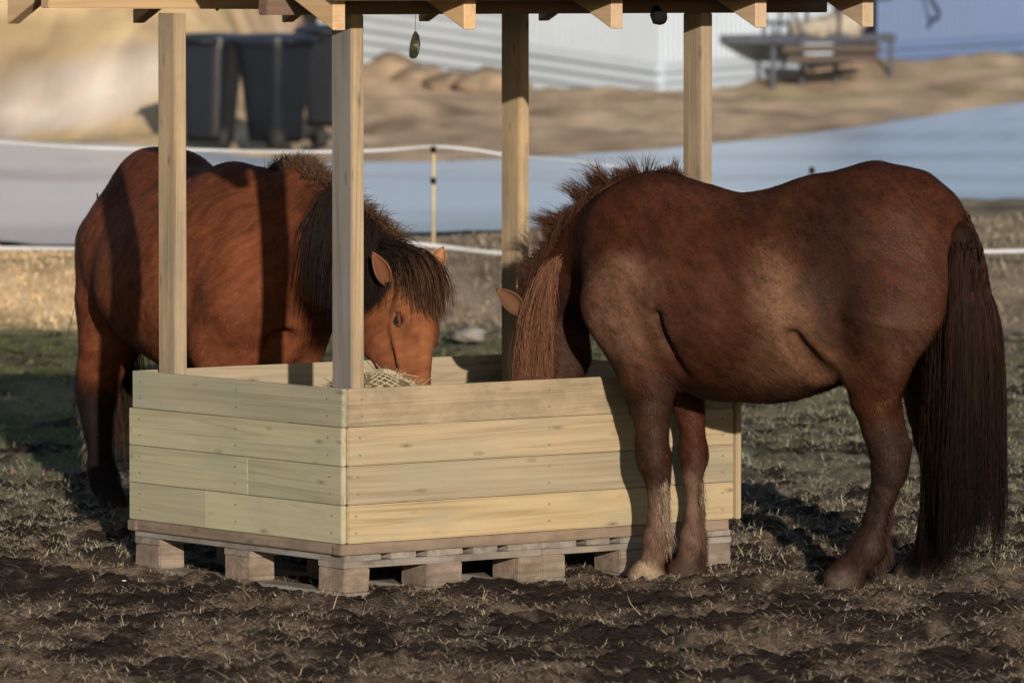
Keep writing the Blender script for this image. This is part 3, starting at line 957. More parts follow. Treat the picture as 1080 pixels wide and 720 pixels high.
# trunk
S.chain([(PR(952, 270), 80 * k_), (PR(915, 275), 88 * k_), (PR(868, 297), 99 * k_), (PR(815, 317), 101 * k_), (PR(765, 317), 99 * k_),
         (PR(715, 298), 97 * k_), (PR(694, 296), 74 * k_)], .07, 1.18, sr)
S.chain([(PR(703, 219), 28 * k_), (PR(742, 243), 40 * k_), (PR(800, 252), 38 * k_), (PR(855, 236), 40 * k_), (PR(925, 212), 33 * k_), (PR(966, 214), 26 * k_), (PR(990, 224), 16 * k_)], .07, 1.0, sr)
for o in (-1, 1):
    S.cone(PR(930, 265, .10 * o), 78 * k_, PR(956, 305, .11 * o), 58 * k_, .07, 1.5, sr)             # haunch
    S.cone(PR(964, 256, .08 * o), 39 * k_, PR(957, 340, .09 * o), 33 * k_, .06, 1.2, sr)             # buttock
    S.cone(PR(706, 232, .08 * o), 40 * k_, PR(672, 318, .12 * o), 42 * k_, .06, 1.6, sr)             # shoulder
    S.cone(PR(670, 318, .12 * o), 39 * k_, PR(692, 372, .11 * o), 36 * k_, .06, 1.3, sr)
    S.cone(PR(780, 320, .10 * o), 80 * k_, PR(850, 322, .10 * o), 80 * k_, .06, 1.25, sr)            # barrel swell
S.cone(PR(684, 345), 48 * k_, PR(712, 360), 42 * k_, .06, 1.0, sr)
# neck, bends to its far side over the wall
nA = PR(682, 258); nB = W(650, 268, 21.02); nC = W(614, 298, 21.12); nD = W(583, 328, 21.17)
S.cone(nA, 74 * k_, nB, 60 * k_, .07, 1.5, sr); S.cone(nB, 58 * k_, nC, 46 * k_, .05, 1.6, sr); S.cone(nC, 46 * k_, nD, 33 * k_, .05, 1.35, sr)
S.chain([(W(690, 212, 20.85), 24 * k_), (W(655, 220, 20.98), 22 * k_), (W(622, 248, 21.08), 20 * k_), (W(595, 280, 21.13), 18 * k_), (W(578, 304, 21.15), 16 * k_)], .05, 1.0, sr)
hp, ha, hf, hs, hu = head(S, W(577, 320, 21.16), W(568, 478, 21.06), (-.93, -.33, 0))
# near (left) foreleg
def leg(S, pts, k=.025, f=1.0, n=None):
    for (a, ra), (b, rb) in zip(pts[:-1], pts[1:]): S.cone(a, ra * k_, b, rb * k_, k, f, n)
LF = lambda x, y: W(x, y, 20.72 - (612 - y) * .0002)
leg(S, [(LF(676, 350), 33), (LF(679, 395), 25.5), (LF(683, 430), 18), (LF(686, 452), 15), (LF(688, 470), 17), (LF(689, 484), 17), (LF(691, 502), 12), (LF(694, 545), 10.5), (LF(694, 567), 15.5), (LF(691, 583), 12.5), (LF(688, 594), 13.5)], .022, 1.05, sr)
S.cone(LF(696, 396), 18 * k_, LF(692, 450), 12 * k_, .03)
S.cone(LF(703, 482), 7 * k_, LF(699, 560), 7 * k_, .02)
RFp = lambda x, y: W(x, y, 20.98)
leg(S, [(RFp(712, 360), 32), (RFp(722, 400), 24), (RFp(728, 438), 15), (RFp(730, 455), 12.5), (RFp(731, 472), 14), (RFp(732, 485), 14), (RFp(731, 503), 10.5), (RFp(731, 545), 9.5), (RFp(731, 566), 13.5), (RFp(727, 582), 11.5), (RFp(725, 592), 12.5)], .022, 1.05, sr)
# hoofs
def hoof(S, c, fwd, sc=1.0, up=(0, 0, 1)):
    c = np.array(c); fwd = np.array(fwd) / np.linalg.norm(fwd)
    S.cone(c + np.array([0, 0, .060]) * sc - fwd * .008 * sc, .042 * sc, c + fwd * .018 * sc + np.array([0, 0, .012]), .056 * sc, .006)
    S.cone(c + fwd * .040 * sc + np.array([0, 0, .012]), .038 * sc, c - fwd * .02 * sc + np.array([0, 0, .012]), .046 * sc, .010)
HF = []
HF.append((S, W(684, 611, 20.72), hr + np.array([.1, -.35, 0]), .92))
HF.append((S, W(723, 606, 20.98), hr + np.array([.2, -.1, 0]), .85))
# near (left) hind leg
LH = lambda x, y: W(x, y, 20.42 + (y - 400) * .0005)
leg(S, [(LH(932, 330), 60), (LH(924, 385), 36), (LH(922, 418), 25), (LH(928, 450), 19), (LH(938, 478), 19), (LH(938, 496), 17), (LH(931, 522), 12.5), (LH(922, 556), 12), (LH(916, 577), 18), (LH(906, 589), 14.5), (LH(899, 599), 15)], .022, 1.15, sr)
S.cone(LH(953, 470), 7.5 * k_, LH(946, 498), 9 * k_, .018)        # point of hock
S.cone(LH(918, 368), 38 * k_, LH(901, 388), 14 * k_, .05, 1.4, sr)        # stifle
S.cone(LH(944, 425), 6 * k_, LH(953, 470), 6 * k_, .02)
RH = lambda x, y: W(x, y, 20.78 + (y - 400) * .0003)
leg(S, [(RH(968, 340), 48), (RH(978, 390), 33), (RH(981, 430), 24), (RH(983, 462), 19), (RH(989, 488), 19), (RH(986, 512), 14.5), (RH(980, 555), 13), (RH(981, 577), 18), (RH(975, 590), 14.5), (RH(969, 599), 15)], .022, 1.15, sr)
HF.append((S, W(892, 614, 20.52), hr + np.array([-.15, -.25, 0]), .95))
HF.append((S, W(965, 609, 20.86), hr + np.array([.1, -.3, 0]), .92))
# belly line, flank fold, groove behind the elbow
S.cone(PR(884, 395, -.17), 12 * k_, PR(866, 350, -.26), 8 * k_, .05, sub=True)
S.cone(W(716, 392, 20.56), 7 * k_, W(694, 330, 20.54), 5 * k_, .035, sub=True)
S.blur(1)
for a_ in HF: hoof(*a_)
SR = S
cR = (.078, .025, .012)
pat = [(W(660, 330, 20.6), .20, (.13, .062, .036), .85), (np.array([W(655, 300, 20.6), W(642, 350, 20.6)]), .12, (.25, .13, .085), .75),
       (np.array([W(800, 270, 20.3), W(826, 330, 20.3)]), .10, (.24, .125, .078), .75), (np.array([W(826, 330, 20.3), W(855, 385, 20.35)]), .13, (.24, .125, .075), .75), (W(830, 400, 20.4), .17, (.17, .085, .048), .7),  # tan coat on the flank, brightened to paint in a sunlit look
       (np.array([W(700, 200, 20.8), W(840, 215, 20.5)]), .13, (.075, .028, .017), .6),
       (np.array([W(878, 225, 20.3), W(893, 330, 20.3)]), .15, (.035, .014, .010), .85),  # dark band before the haunch: coat tone with shade painted in
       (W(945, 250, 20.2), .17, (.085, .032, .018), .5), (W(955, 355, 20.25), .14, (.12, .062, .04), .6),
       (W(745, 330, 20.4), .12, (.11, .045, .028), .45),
       (np.array([W(590, 330, 21.0), W(612, 380, 21.0)]), .1, (.018, .011, .010), .85),  # shade under the neck and throat painted into the coat colour
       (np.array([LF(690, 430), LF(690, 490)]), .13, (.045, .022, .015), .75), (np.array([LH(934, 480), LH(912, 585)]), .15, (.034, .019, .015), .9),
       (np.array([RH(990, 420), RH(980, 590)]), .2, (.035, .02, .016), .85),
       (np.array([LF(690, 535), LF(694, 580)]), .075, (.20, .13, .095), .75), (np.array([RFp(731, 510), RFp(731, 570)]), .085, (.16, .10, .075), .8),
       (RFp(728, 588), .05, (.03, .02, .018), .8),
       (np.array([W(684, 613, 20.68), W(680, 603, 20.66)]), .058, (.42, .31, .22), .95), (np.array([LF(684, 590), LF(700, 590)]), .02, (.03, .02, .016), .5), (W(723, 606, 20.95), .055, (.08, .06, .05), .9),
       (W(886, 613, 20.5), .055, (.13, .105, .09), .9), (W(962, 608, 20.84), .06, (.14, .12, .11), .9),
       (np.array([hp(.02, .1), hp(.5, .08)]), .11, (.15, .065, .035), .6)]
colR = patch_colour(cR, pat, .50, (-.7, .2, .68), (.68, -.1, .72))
horse_R = empty('horse', tuple(W(810, 600, 20.65)), 'dark chestnut horse with a long dark tail, side on before the feeder at right', 'horse', 'horses eating from the feeder')
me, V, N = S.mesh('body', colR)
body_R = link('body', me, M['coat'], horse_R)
def flowR(P):
    base = np.broadcast_to(-hr * .75 + np.array([0, 0, -.65]), P.shape).copy()
    low = sstep(.75, .55, P[:, 2])[:, None]
    return base * (1 - low) + np.array([0.05, -.1, -1.0]) * low
def shagR(P):
    return 1 + .45 * sstep(.5, .3, P[:, 2]) * sstep(.07, .12, P[:, 2]) + .8 * sstep(.78, .66, P[:, 2]) * sstep(.55, .66, P[:, 2])
fur('winter_coat', S, me, V, N, flowR, 330000, colR, horse_R, (.008, .022), 21, shaggy=shagR)
mk = M['fur']
make_ear('ear', W(548, 330, 21.02), W(521, 303, 20.96), (.2, -1, .2), .036, (.06, .03, .018), (.12, .06, .035), horse_R, mk)
make_ear('ear', hp(-.005, .045, .050), hp(-.005, .045, .050) + np.array([-.03, .07, .115]), (-.9, -.2, .1), .032, (.09, .04, .022), (.2, .11, .07), horse_R, mk)
for z in (-1, 1):
    b = bmesh.new(); bmesh.ops.create_uvsphere(b, u_segments=16, v_segments=12, radius=.019 * hu)
    em = bpy.data.meshes.new('eye'); b.to_mesh(em); b.free()
    link('eye', em, M['eye'], horse_R, Matrix.Translation(Vector(hp(.178, .026, .080 * z))))
r = np.random.default_rng(77)
def lerp_poly(pts, t):
    pts = np.array(pts); m = len(pts) - 1
    q = np.clip(t * m, 0, m - 1e-6); i = q.astype(int); w = (q - i)[:, None]
    return pts[i] * (1 - w) + pts[i + 1] * w
def mixc(r, a, b, n, p=1.0):
    w = r.uniform(0, 1, (n, 1)) ** p
    return np.array(a) * (1 - w) + np.array(b) * w
# mane standing up along the crest
crest = [W(712, 188, 20.84), W(685, 184, 20.92), W(655, 197, 20.99), W(626, 222, 21.06), W(604, 246, 21.1), W(588, 270, 21.12), W(577, 292, 21.14)]
NC = 95; n = 3800; ci_ = (r.uniform(0, 1, n) * NC).astype(int); tc = np.sort(np.random.default_rng(31).uniform(0, 1, NC)); t = np.clip(tc[ci_] + r.normal(0, .008, n), 0, 1)
rc_ = np.random.default_rng(32)
ro = lerp_poly(crest, t) + rc_.normal(0, .010, (NC, 3))[ci_] + r.normal(0, .006, (n, 3)) - np.array([0, 0, .02])
cd = rc_.normal(0, .22, (NC, 3))[ci_]; lcl = (.045 + .085 * rc_.uniform(0, 1, NC) ** 2)[ci_]
di = np.array([-.62, -.05, .85]) * (1 - .35 * sstep(.0, .25, 1 - t))[:, None] + cd + r.normal(0, .07, (n, 3))
di[:, 0] += .55 * sstep(.25, 0, t)
ln = lcl * r.uniform(.6, 1.05, n) * (.6 + .6 * sstep(0, .3, t)) * (1.1 - .45 * sstep(.7, 1, t))
m1 = strands('m', ro, di, ln, (mixc(r, (.02, .009, .0055), (.05, .022, .013), n), mixc(r, (.04, .018, .011), (.12, .055, .035), n)), r, 7, .0014, .3, .03, SR, .002, 1.1)
# mane hair fallen on the near side
n = 2600; t = r.uniform(.02, 1, n)
ro = lerp_poly(crest, t) + r.normal(0, .008, (n, 3)) - np.array([0, 0, .01])
di = np.array([-.25, -.8, .1]) + r.normal(0, .15, (n, 3))
ln = r.uniform(.06, .15, n) * (.6 + .5 * t)
m2 = strands('m', ro, di, ln, (mixc(r, (.022, .01, .006), (.055, .024, .014), n), mixc(r, (.035, .016, .01), (.09, .042, .026), n)), r, 8, .0016, 1.3, .10, SR, .004, .6, .5)
v, q, c = join_arrays([m1, m2])
link('mane', np_mesh('mane', v, q, True, c), M['hair'], horse_R)
# forelock: long pale red locks hanging over the face
n = 2100; t = r.uniform(0, 1, n)
ro = lerp_poly([W(567, 300, 21.03), W(579, 282, 21.02), W(591, 274, 21.03)], t) + r.normal(0, .008, (n, 3))
cl = (r.uniform(0, 1, n) * 24).astype(int); cdd = np.random.default_rng(9).normal(0, .10, (24, 3))[cl]
di = np.array([-.38, -.25, -.35]) + cdd
ln = r.uniform(.13, .41, n)
m3 = strands('f', ro, di, ln, (mixc(r, (.05, .022, .014), (.17, .08, .05), n), mixc(r, (.08, .032, .018), (.30, .15, .09), n)), r, 10, .0013, 2.2, .035, SR, .012, .8, .5, .012, np.random.default_rng(5).uniform(0, 6.28, 24)[cl] + r.normal(0, .3, n))
link('forelock', np_mesh('forelock', m3[0], m3[1], True, m3[2]), M['hair'], horse_R)
# tail: solid dock and core with locks around
TS = Field((1.20, 20.0, .0), (1.80, 21.2, 1.4), .012)
tl = lambda x, y, o=0.0: W(x + 5 * min(1, max(0, (y - 230) / 60)), y, 20.50 - min(1, max(0, (y - 205)) / 60) * .20) + np.array([0, o, 0])
TS.chain([(tl(984, 212), .010), (tl(998, 226), .022), (tl(1012, 254), .040), (tl(1020, 330), .068), (tl(1020, 420), .07), (tl(1019, 480), .055), (tl(1018, 505), .02)], .04)
cT = patch_colour((.012, .007, .005), [(tl(1000, 215), .10, (.03, .012, .007), .8)])
tme, _, _ = TS.mesh('tail_core', cT)
n = 11000
t = r.uniform(0, 1, n) ** 1.2
tp = [tl(976, 200), tl(990, 211), tl(1006, 232), tl(1014, 264), tl(1018, 310), tl(1019, 380)]
tr = np.interp(t, np.linspace(0, 1, 6), [.02, .035, .048, .058, .065, .070])
NT_ = 340; rt_ = np.random.default_rng(63); cti = (r.uniform(0, 1, n) * NT_).astype(int)
t = np.clip((rt_.uniform(0, 1, NT_) ** 1.6)[cti] + r.normal(0, .035, n), 0, 1); tr = np.interp(t, np.linspace(0, 1, 6), [.008, .026, .046, .058, .065, .070])
ang = rt_.uniform(0, 2 * math.pi, NT_)[cti] + r.normal(0, .09, n)
ro = lerp_poly(tp, t) + np.stack([np.cos(ang) * tr, np.sin(ang) * tr, r.normal(0, .01, n)], 1)
di = np.stack([np.cos(ang) * .05 + .25 * (1 - t) ** 2, np.sin(ang) * .05, -.9 * np.ones(n)], 1) + rt_.normal(0, .03, (NT_, 3))[cti]
zend = .07 + .16 * rt_.uniform(0, 1, NT_)[cti] ** 1.4 + .10 * r.uniform(0, 1, n) ** 2
ln = np.clip((ro[:, 2] - zend) * r.uniform(.75, 1.02, n), .1, 1.5)
cb = mixc(r, (.007, .0045, .004), (.034, .014, .009), n, 1.5); ce = mixc(r, (.004, .0035, .003), (.012, .007, .006), n, 1.5)
top = sstep(.35, .0, t)[:, None] * (r.uniform(0, 1, (n, 1)) > .6)
tb = sstep(.16, .0, t)[:, None] * .8; cb = cb * (1 - tb) + np.array([.045, .017, .009]) * tb
cb = cb * (1 - top) + np.array([.09, .055, .035]) * top
m4 = strands('t', ro, di, ln, (cb, ce), r, 18, .0015, 3.0, .05, TS, .003, .5, 1.0, .011, rt_.uniform(0, 6.28, NT_)[cti] + r.normal(0, .35, n))
n = 2600; t = r.uniform(0, .42, n)
ro = lerp_poly(tp, t) + r.normal(0, 1, (n, 3)) * np.interp(t, [0, .42], [.006, .022])[:, None]
m4b = strands('t', ro, np.array([.45, -.30, -.75]) + r.normal(0, .12, (n, 3)), r.uniform(.12, .34, n), (mixc(r, (.03, .011, .006), (.07, .026, .014), n), mixc(r, (.012, .006, .004), (.03, .012, .008), n)), r, 10, .0013, 2.2, .05, TS, .006, .7, .6, .006)
m4 = join_arrays([m4, m4b])
core = np.zeros(len(tme.vertices) * 3, np.float32); tme.vertices.foreach_get('co', core)
tail = link('tail', np_mesh('tail', m4[0], m4[1], True, m4[2]), M['hair'], horse_R)
link('tail_core', tme, M['hair'], tail)
# feathers behind the pasterns of the forelegs
fl_ = []
for (fn, pts, cc, nn_) in ((LF, [(700, 505), (701, 540), (700, 572)], ((.10, .065, .045), (.40, .31, .24)), 380), (RFp, [(740, 505), (741, 540), (739, 572)], ((.05, .03, .02), (.18, .12, .085)), 260)):
    t = r.uniform(0, 1, nn_); P = lerp_poly([fn(*p) for p in pts], t) + r.normal(0, .006, (nn_, 3)) + np.array([-.002, -.02, 0])
    di = np.array([.12, -.10, -1.0]) + r.normal(0, .09, (nn_, 3))
    fl_.append(strands('g', P, di, r.uniform(.025, .055, nn_), (mixc(r, cc[0], cc[1], nn_), mixc(r, cc[0], cc[1], nn_)), r, 6, .0010, 1.6, .05, SR, .001, .8, .6))
for (fn, pts) in ((LH, [(938, 530), (930, 565), (922, 590)]), (RH, [(997, 530), (995, 565), (990, 590)]), (RFp, [(738, 570), (735, 590), (734, 596)])):
    nn_ = 450; t = r.uniform(0, 1, nn_); P = lerp_poly([fn(*p) for p in pts], t) + r.normal(0, .007, (nn_, 3))
    di = np.array([.25, -.1, -1.0]) + r.normal(0, .1, (nn_, 3))
    fl_.append(strands('g', P, di, r.uniform(.03, .08, nn_), (mixc(r, (.03, .018, .014), (.08, .045, .035), nn_), mixc(r, (.02, .014, .012), (.06, .035, .03), nn_)), r, 5, .0010, 1.4, .06, SR, .001, .8, .6))
v, q, c = join_arrays(fl_)
link('leg_feathers', np_mesh('leg_feathers', v, q, True, c), M['hair'], horse_R)

# ---------------- left horse: three-quarter front view behind the feeder, head down over its far wall
hl = np.array([.445, -.8955, 0]); rl = np.array([-.8955, -.445, 0]); pl0 = np.array([-1.30, 23.45, .04])
def PL(x, o, z): return pl0 + hl * x + rl * o + np.array([0, 0, z - .05])
S = Field((-1.95, 21.2, 0.0), (.15, 24.1, 1.55), .0115)
S.chain([(PL(-.10, 0, .98), .25), (PL(.05, 0, .99), .30), (PL(.28, 0, .93), .335), (PL(.50, 0, .90), .345), (PL(.72, 0, .93), .33), (PL(.90, 0, .96), .27)], .08, 1.08, rl)
S.chain([(PL(-.25, 0, 1.19), .06), (PL(-.05, 0, 1.24), .10), (PL(.15, 0, 1.225), .11), (PL(.45, 0, 1.13), .13), (PL(.70, 0, 1.19), .11), (PL(.85, 0, 1.225), .08)], .12, 1.0)
for o in (-1, 1):
    S.cone(PL(-.02, .12 * o, .98), .23, PL(-.10, .11 * o, .82), .18, .08, 1.5, rl)
    S.cone(PL(-.22, .09 * o, 1.0), .13, PL(-.20, .11 * o, .75), .12, .08)
    S.cone(PL(.82, .10 * o, 1.10), .12, PL(1.03, .15 * o, .86), .13, .07, 1.3, rl)
    S.cone(PL(1.03, .14 * o, .86), .12, PL(.88, .15 * o, .70), .11, .06)
    S.cone(PL(.30, .13 * o, .90), .22, PL(.60, .12 * o, .90), .22, .08)
    # forelegs
    S.chain([(PL(.90, .15 * o, .74), .105), (PL(.89, .14 * o, .60), .078), (PL(.90, .14 * o, .46), .054), (PL(.91, .14 * o, .40), .055), (PL(.90, .14 * o, .33), .038), (PL(.90, .14 * o, .16), .036), (PL(.93, .14 * o, .10), .042)], .035)
    hoof(S, PL(.95, .14 * o, .045), hl, .95)
S.cone(PL(1.02, 0, .82), .13, PL(.98, 0, .70), .10, .07)
# hind legs: the right one visible at the far left of the feeder
S.chain([(PL(-.12, .12, .78), .155), (PL(-.14, .14, .66), .11), (PL(-.19, .155, .55), .082), (PL(-.23, .15, .47), .070), (PL(-.24, .15, .41), .062), (PL(-.22, .15, .33), .048), (PL(-.19, .15, .19), .046), (PL(-.165, .15, .14), .055), (PL(-.13, .15, .095), .050)], .035)
hoof(S, PL(-.10, .15, .06), hl, 1.0)
S.chain([(PL(-.12, -.17, .78), .17), (PL(-.08, -.16, .66), .115), (PL(-.10, -.155, .55), .082), (PL(-.13, -.15, .47), .070), (PL(-.14, -.15, .41), .060), (PL(-.12, -.15, .33), .048), (PL(-.09, -.15, .19), .046), (PL(-.065, -.15, .14), .055), (PL(-.03, -.15, .095), .050)], .035)
hoof(S, PL(0.0, -.15, .06), hl, 1.0)
# neck
q0 = PL(.92, 0, 1.02); q1 = W(335, 268, 22.45); q2 = W(372, 285, 22.15); q3 = W(408, 305, 21.98)
S.cone(q0, .23, q1, .19, .08, 1.35, (-.75, -.65, 0)); S.cone(q1, .185, q2, .15, .05, 1.4, (-.75, -.65, 0)); S.cone(q2, .15, q3, .115, .05, 1.2, (-.75, -.65, 0))
S.chain([(PL(.85, 0, 1.20), .09), (W(318, 200, 22.5), .075), (W(358, 222, 22.25), .07), (W(395, 253, 22.05), .06), (W(420, 277, 21.95), .05)], .06)
lp, la, lf, ls, lu = head(S, W(423, 294, 21.93), W(444, 457, 21.66), (.72, -.68, -.1))
S.cone(PL(1.10, 0, .60), .05, PL(1.08, 0, .74), .035, .06, sub=True)
S.blur(1)
SL = S
cL = (.19, .060, .027)
blk = (.014, .010, .009)
patL = [(np.array([lp(.30, .06, 0), lp(.5, .04, 0)]), .03, (.25, .10, .05), .0),(PL(.2, .1, 1.25), .2, (.14, .044, .022), .5), (np.array([PL(.1, .3, .9), PL(.6, .3, .85)]), .25, (.22, .072, .034), .5),
        (np.array([PL(-.3, .1, 1.15), PL(-.28, .1, .7)]), .16, (.12, .038, .02), .6), (PL(.45, .2, .60), .2, (.13, .045, .024), .5),
        (np.array([PL(-.22, .15, .36), PL(-.10, .15, .06)]), .16, blk, .98), (np.array([PL(-.12, -.15, .40), PL(-.02, -.15, .10)]), .16, blk, .92),
        (np.array([PL(.9, .14, .42), PL(.93, .14, .08)]), .12, blk, .95), (np.array([PL(.9, -.14, .42), PL(.93, -.14, .08)]), .12, blk, .95),
        (PL(-.08, .15, .04), .06, (.10, .085, .075), .9),
        (np.array([lp(.05, .05), lp(.5, .02)]), .18, (.33, .125, .055), .85), (np.array([lp(.12, -.1, 0), lp(.3, -.1, 0)]), .12, (.24, .082, .036), .7),
        (np.array([lp(.25, .05, .055), lp(.42, .02, .05)]), .035, (.25, .09, .04), .7),
        (lp(.51, 0), .09, (.07, .04, .03), .7), (np.array([lp(.2, -.10, .05), lp(.35, -.09, .04)]), .05, (.16, .055, .027), .6), (lp(.183, .024, .085), .020, (.02, .012, .01), .9), (lp(.183, .024, -.085), .020, (.02, .012, .01), .9)]
colL = patch_colour(cL, patL, .54, (.3, -.6, .7), (-.3, .6, .7))
horse_L = empty('horse', tuple(PL(.4, 0, .05)), 'bay horse with black mane, behind the left side of the feeder, eating face first', 'horse', 'horses eating from the feeder')
me, V, N = S.mesh('body', colL)
link('body', me, M['coat'], horse_L)
def flowL(P):
    base = np.broadcast_to(-hl * .75 + np.array([0, 0, -.65]), P.shape).copy()
    hd = sstep(-.62, -.45, P[:, 0])[:, None]
    base = base * (1 - hd) + la * hd
    low = sstep(.7, .5, P[:, 2])[:, None] * (1 - hd)
    return base * (1 - low) + np.array([0, -.1, -1.0]) * low
fur('winter_coat', S, me, V, N, flowL, 280000, colL, horse_L, (.007, .018), 31, shaggy=lambda P: 1 - .6 * sstep(-.62, -.45, P[:, 0]))
# which side of the head is nearer the camera
near = 1 if (ls @ np.array([0, -1, 0])) > 0 else -1
eb = lp(.0, .035, .060 * near)
make_ear('ear', W(407, 298, 21.83), W(391, 264, 21.76), np.array([.35, -1, -.1]), .032, (.17, .065, .032), (.15, .065, .036), horse_L, mk)
eb2 = lp(.0, .035, -.060 * near)
make_ear('ear', W(452, 290, 21.93), W(467, 260, 21.95), np.array([.2, -1, 0]), .034, (.20, .075, .035), (.28, .13, .07), horse_L, mk)
for z in (-1, 1):
    b = bmesh.new(); bmesh.ops.create_uvsphere(b, u_segments=16, v_segments=12, radius=.017 * lu)
    em = bpy.data.meshes.new('eye'); b.to_mesh(em); b.free()
    link('eye', em, M['eye'], horse_L, Matrix.Translation(Vector(lp(.183, .024, .073 * z))))
    # lids
    lid = [lp(.180 + .024 * math.cos(a) - .002, .026 + .011 * math.sin(a) + .003, (.090 - .010 * math.cos(a) ** 2) * z) for a in np.linspace(-.15 * math.pi, 1.15 * math.pi, 15)]
    lm = tube_me('eyelid', lid, .0062, 8)
    lc = lm.color_attributes.new('Col', 'FLOAT_COLOR', 'POINT')
    for d_ in lc.data: d_.color = (.085, .038, .022, 1)
    link('eyelid', lm, M['coat'], horse_L)
r = np.random.default_rng(99)
crestL = [W(285, 180, 22.7), W(305, 184, 22.6), W(325, 190, 22.45), W(348, 202, 22.3), W(372, 222, 22.15), W(396, 240, 22.02), W(415, 256, 21.94)]
def manepart(n, t, dirv, ln, ca, cb2, ce, ce2, seg=10, wd=.0018, grav=1.3, wild=.16, stiff=.5, lift=.006, jit=.012, ncl=60, cs=.2):
    ro = lerp_poly(crestL, t) + r.normal(0, jit, (n, 3)) - np.array([0, 0, .005])
    cdd = np.random.default_rng(n).normal(0, cs, (ncl, 3))[(t * (ncl - 1)).astype(int)]
    di = np.array(dirv) + cdd + r.normal(0, .1, (n, 3))
    return strands('m', ro, di, ln, (mixc(r, ca, cb2, n), mixc(r, ce, ce2, n)), r, seg, wd, grav, wild, SL, lift, stiff)
A = []
n = 7500; t = r.uniform(.56, 1, n)
A.append(manepart(n, t, (-.22, -.8, -.1), r.uniform(.2, .42, n) * (.8 + .25 * sstep(.4, .6, t)) * (1 - .45 * sstep(.75, 1, t)), blk, (.022, .016, .013), (.006, .005, .005), (.018, .013, .011), wild=.04, cs=.10, jit=.010, ncl=120, grav=2.0))
n = 1700; t = r.uniform(0, .42, n)   # bushy brown top near the withers
A.append(manepart(n, t, (.15, -.25, .95), r.uniform(.025, .075, n), (.035, .02, .014), (.10, .055, .034), (.07, .04, .026), (.20, .125, .08), 6, .0016, .35, .3, 1.0, cs=.45, ncl=40))
n = 1500; t = r.uniform(.4, 1, n)
A.append(manepart(n, t, (.5, -.2, .7), r.uniform(.03, .08, n), (.02, .015, .013), (.08, .04, .025), (.06, .035, .025), (.22, .12, .075), 7, .0016, .7, .3, .9, cs=.35, ncl=40))
v, q, c = join_arrays(A)
link('mane', np_mesh('mane', v, q, True, c), M['hair'], horse_L)
# forelock
n = 2300
t = r.uniform(0, 1, n)
ro = lerp_poly([W(404, 258, 21.88), W(420, 264, 21.84), W(436, 272, 21.86)], t) + r.normal(0, .010, (n, 3))
cl = (r.uniform(0, 1, n) * 30).astype(int); cdd = np.random.default_rng(19).normal(0, .13, (30, 3))[cl]
di = np.array([.62, -.40, -.05]) + cdd
ln = r.uniform(.15, .30, n)
tipc = mixc(r, (.012, .008, .006), (.26, .13, .075), n, 2.0)
m5 = strands('f', ro, di, ln, (mixc(r, (.007, .005, .005), (.016, .011, .009), n), tipc), r, 10, .0016, 1.9, .05, SL, .006, .8)
link('forelock', np_mesh('forelock', m5[0], m5[1], True, m5[2]), M['hair'], horse_L)
# tail, mostly hidden behind the quarters
n = 1800; t = r.uniform(0, 1, n)
ro = lerp_poly([PL(-.32, 0, 1.16), PL(-.36, 0, 1.05), PL(-.37, 0, .85)], t) + r.normal(0, .03, (n, 3))
di = -hl * .4 + np.array([0, 0, -.9]) + r.normal(0, .1, (n, 3))
m6 = strands('t', ro, di, r.uniform(.4, .75, n), (mixc(r, blk, (.05, .03, .02), n), mixc(r, blk, (.06, .03, .02), n)), r, 10, .003, 2, .12, SL, .004, .4)
link('tail', np_mesh('tail', m6[0], m6[1], True, m6[2]), M['hair'], horse_L)
n = 900; t = r.uniform(0, 1, n)
P = lerp_poly([PL(-.25, .15, .40), PL(-.22, .15, .25), PL(-.20, .15, .13)], t) + r.normal(0, .012, (n, 3)) + hl * -.03
m7 = strands('g', P, -hl * .5 + np.array([-.2, -.1, -.9]) + r.normal(0, .15, (n, 3)), r.uniform(.03, .08, n), (mixc(r, (.10, .06, .045), (.3, .24, .2), n), mixc(r, (.1, .06, .045), (.34, .28, .24), n)), r, 5, .0012, .9, .2, SL, .001, .8)
link('leg_feathers', np_mesh('leg_feathers', m7[0], m7[1], True, m7[2]), M['hair'], horse_L)

# ------------------------------------------------------------------ background
def G(px, py, lo=30, hi=120):
    """where the sight line of a photo pixel meets the base terrain"""
    a, b = lo, hi
    for _ in range(60):
        m = (a + b) / 2
        if W(px, py, m)[2] > zbase(m): a = m
        else: b = m
    return W(px, py, a)

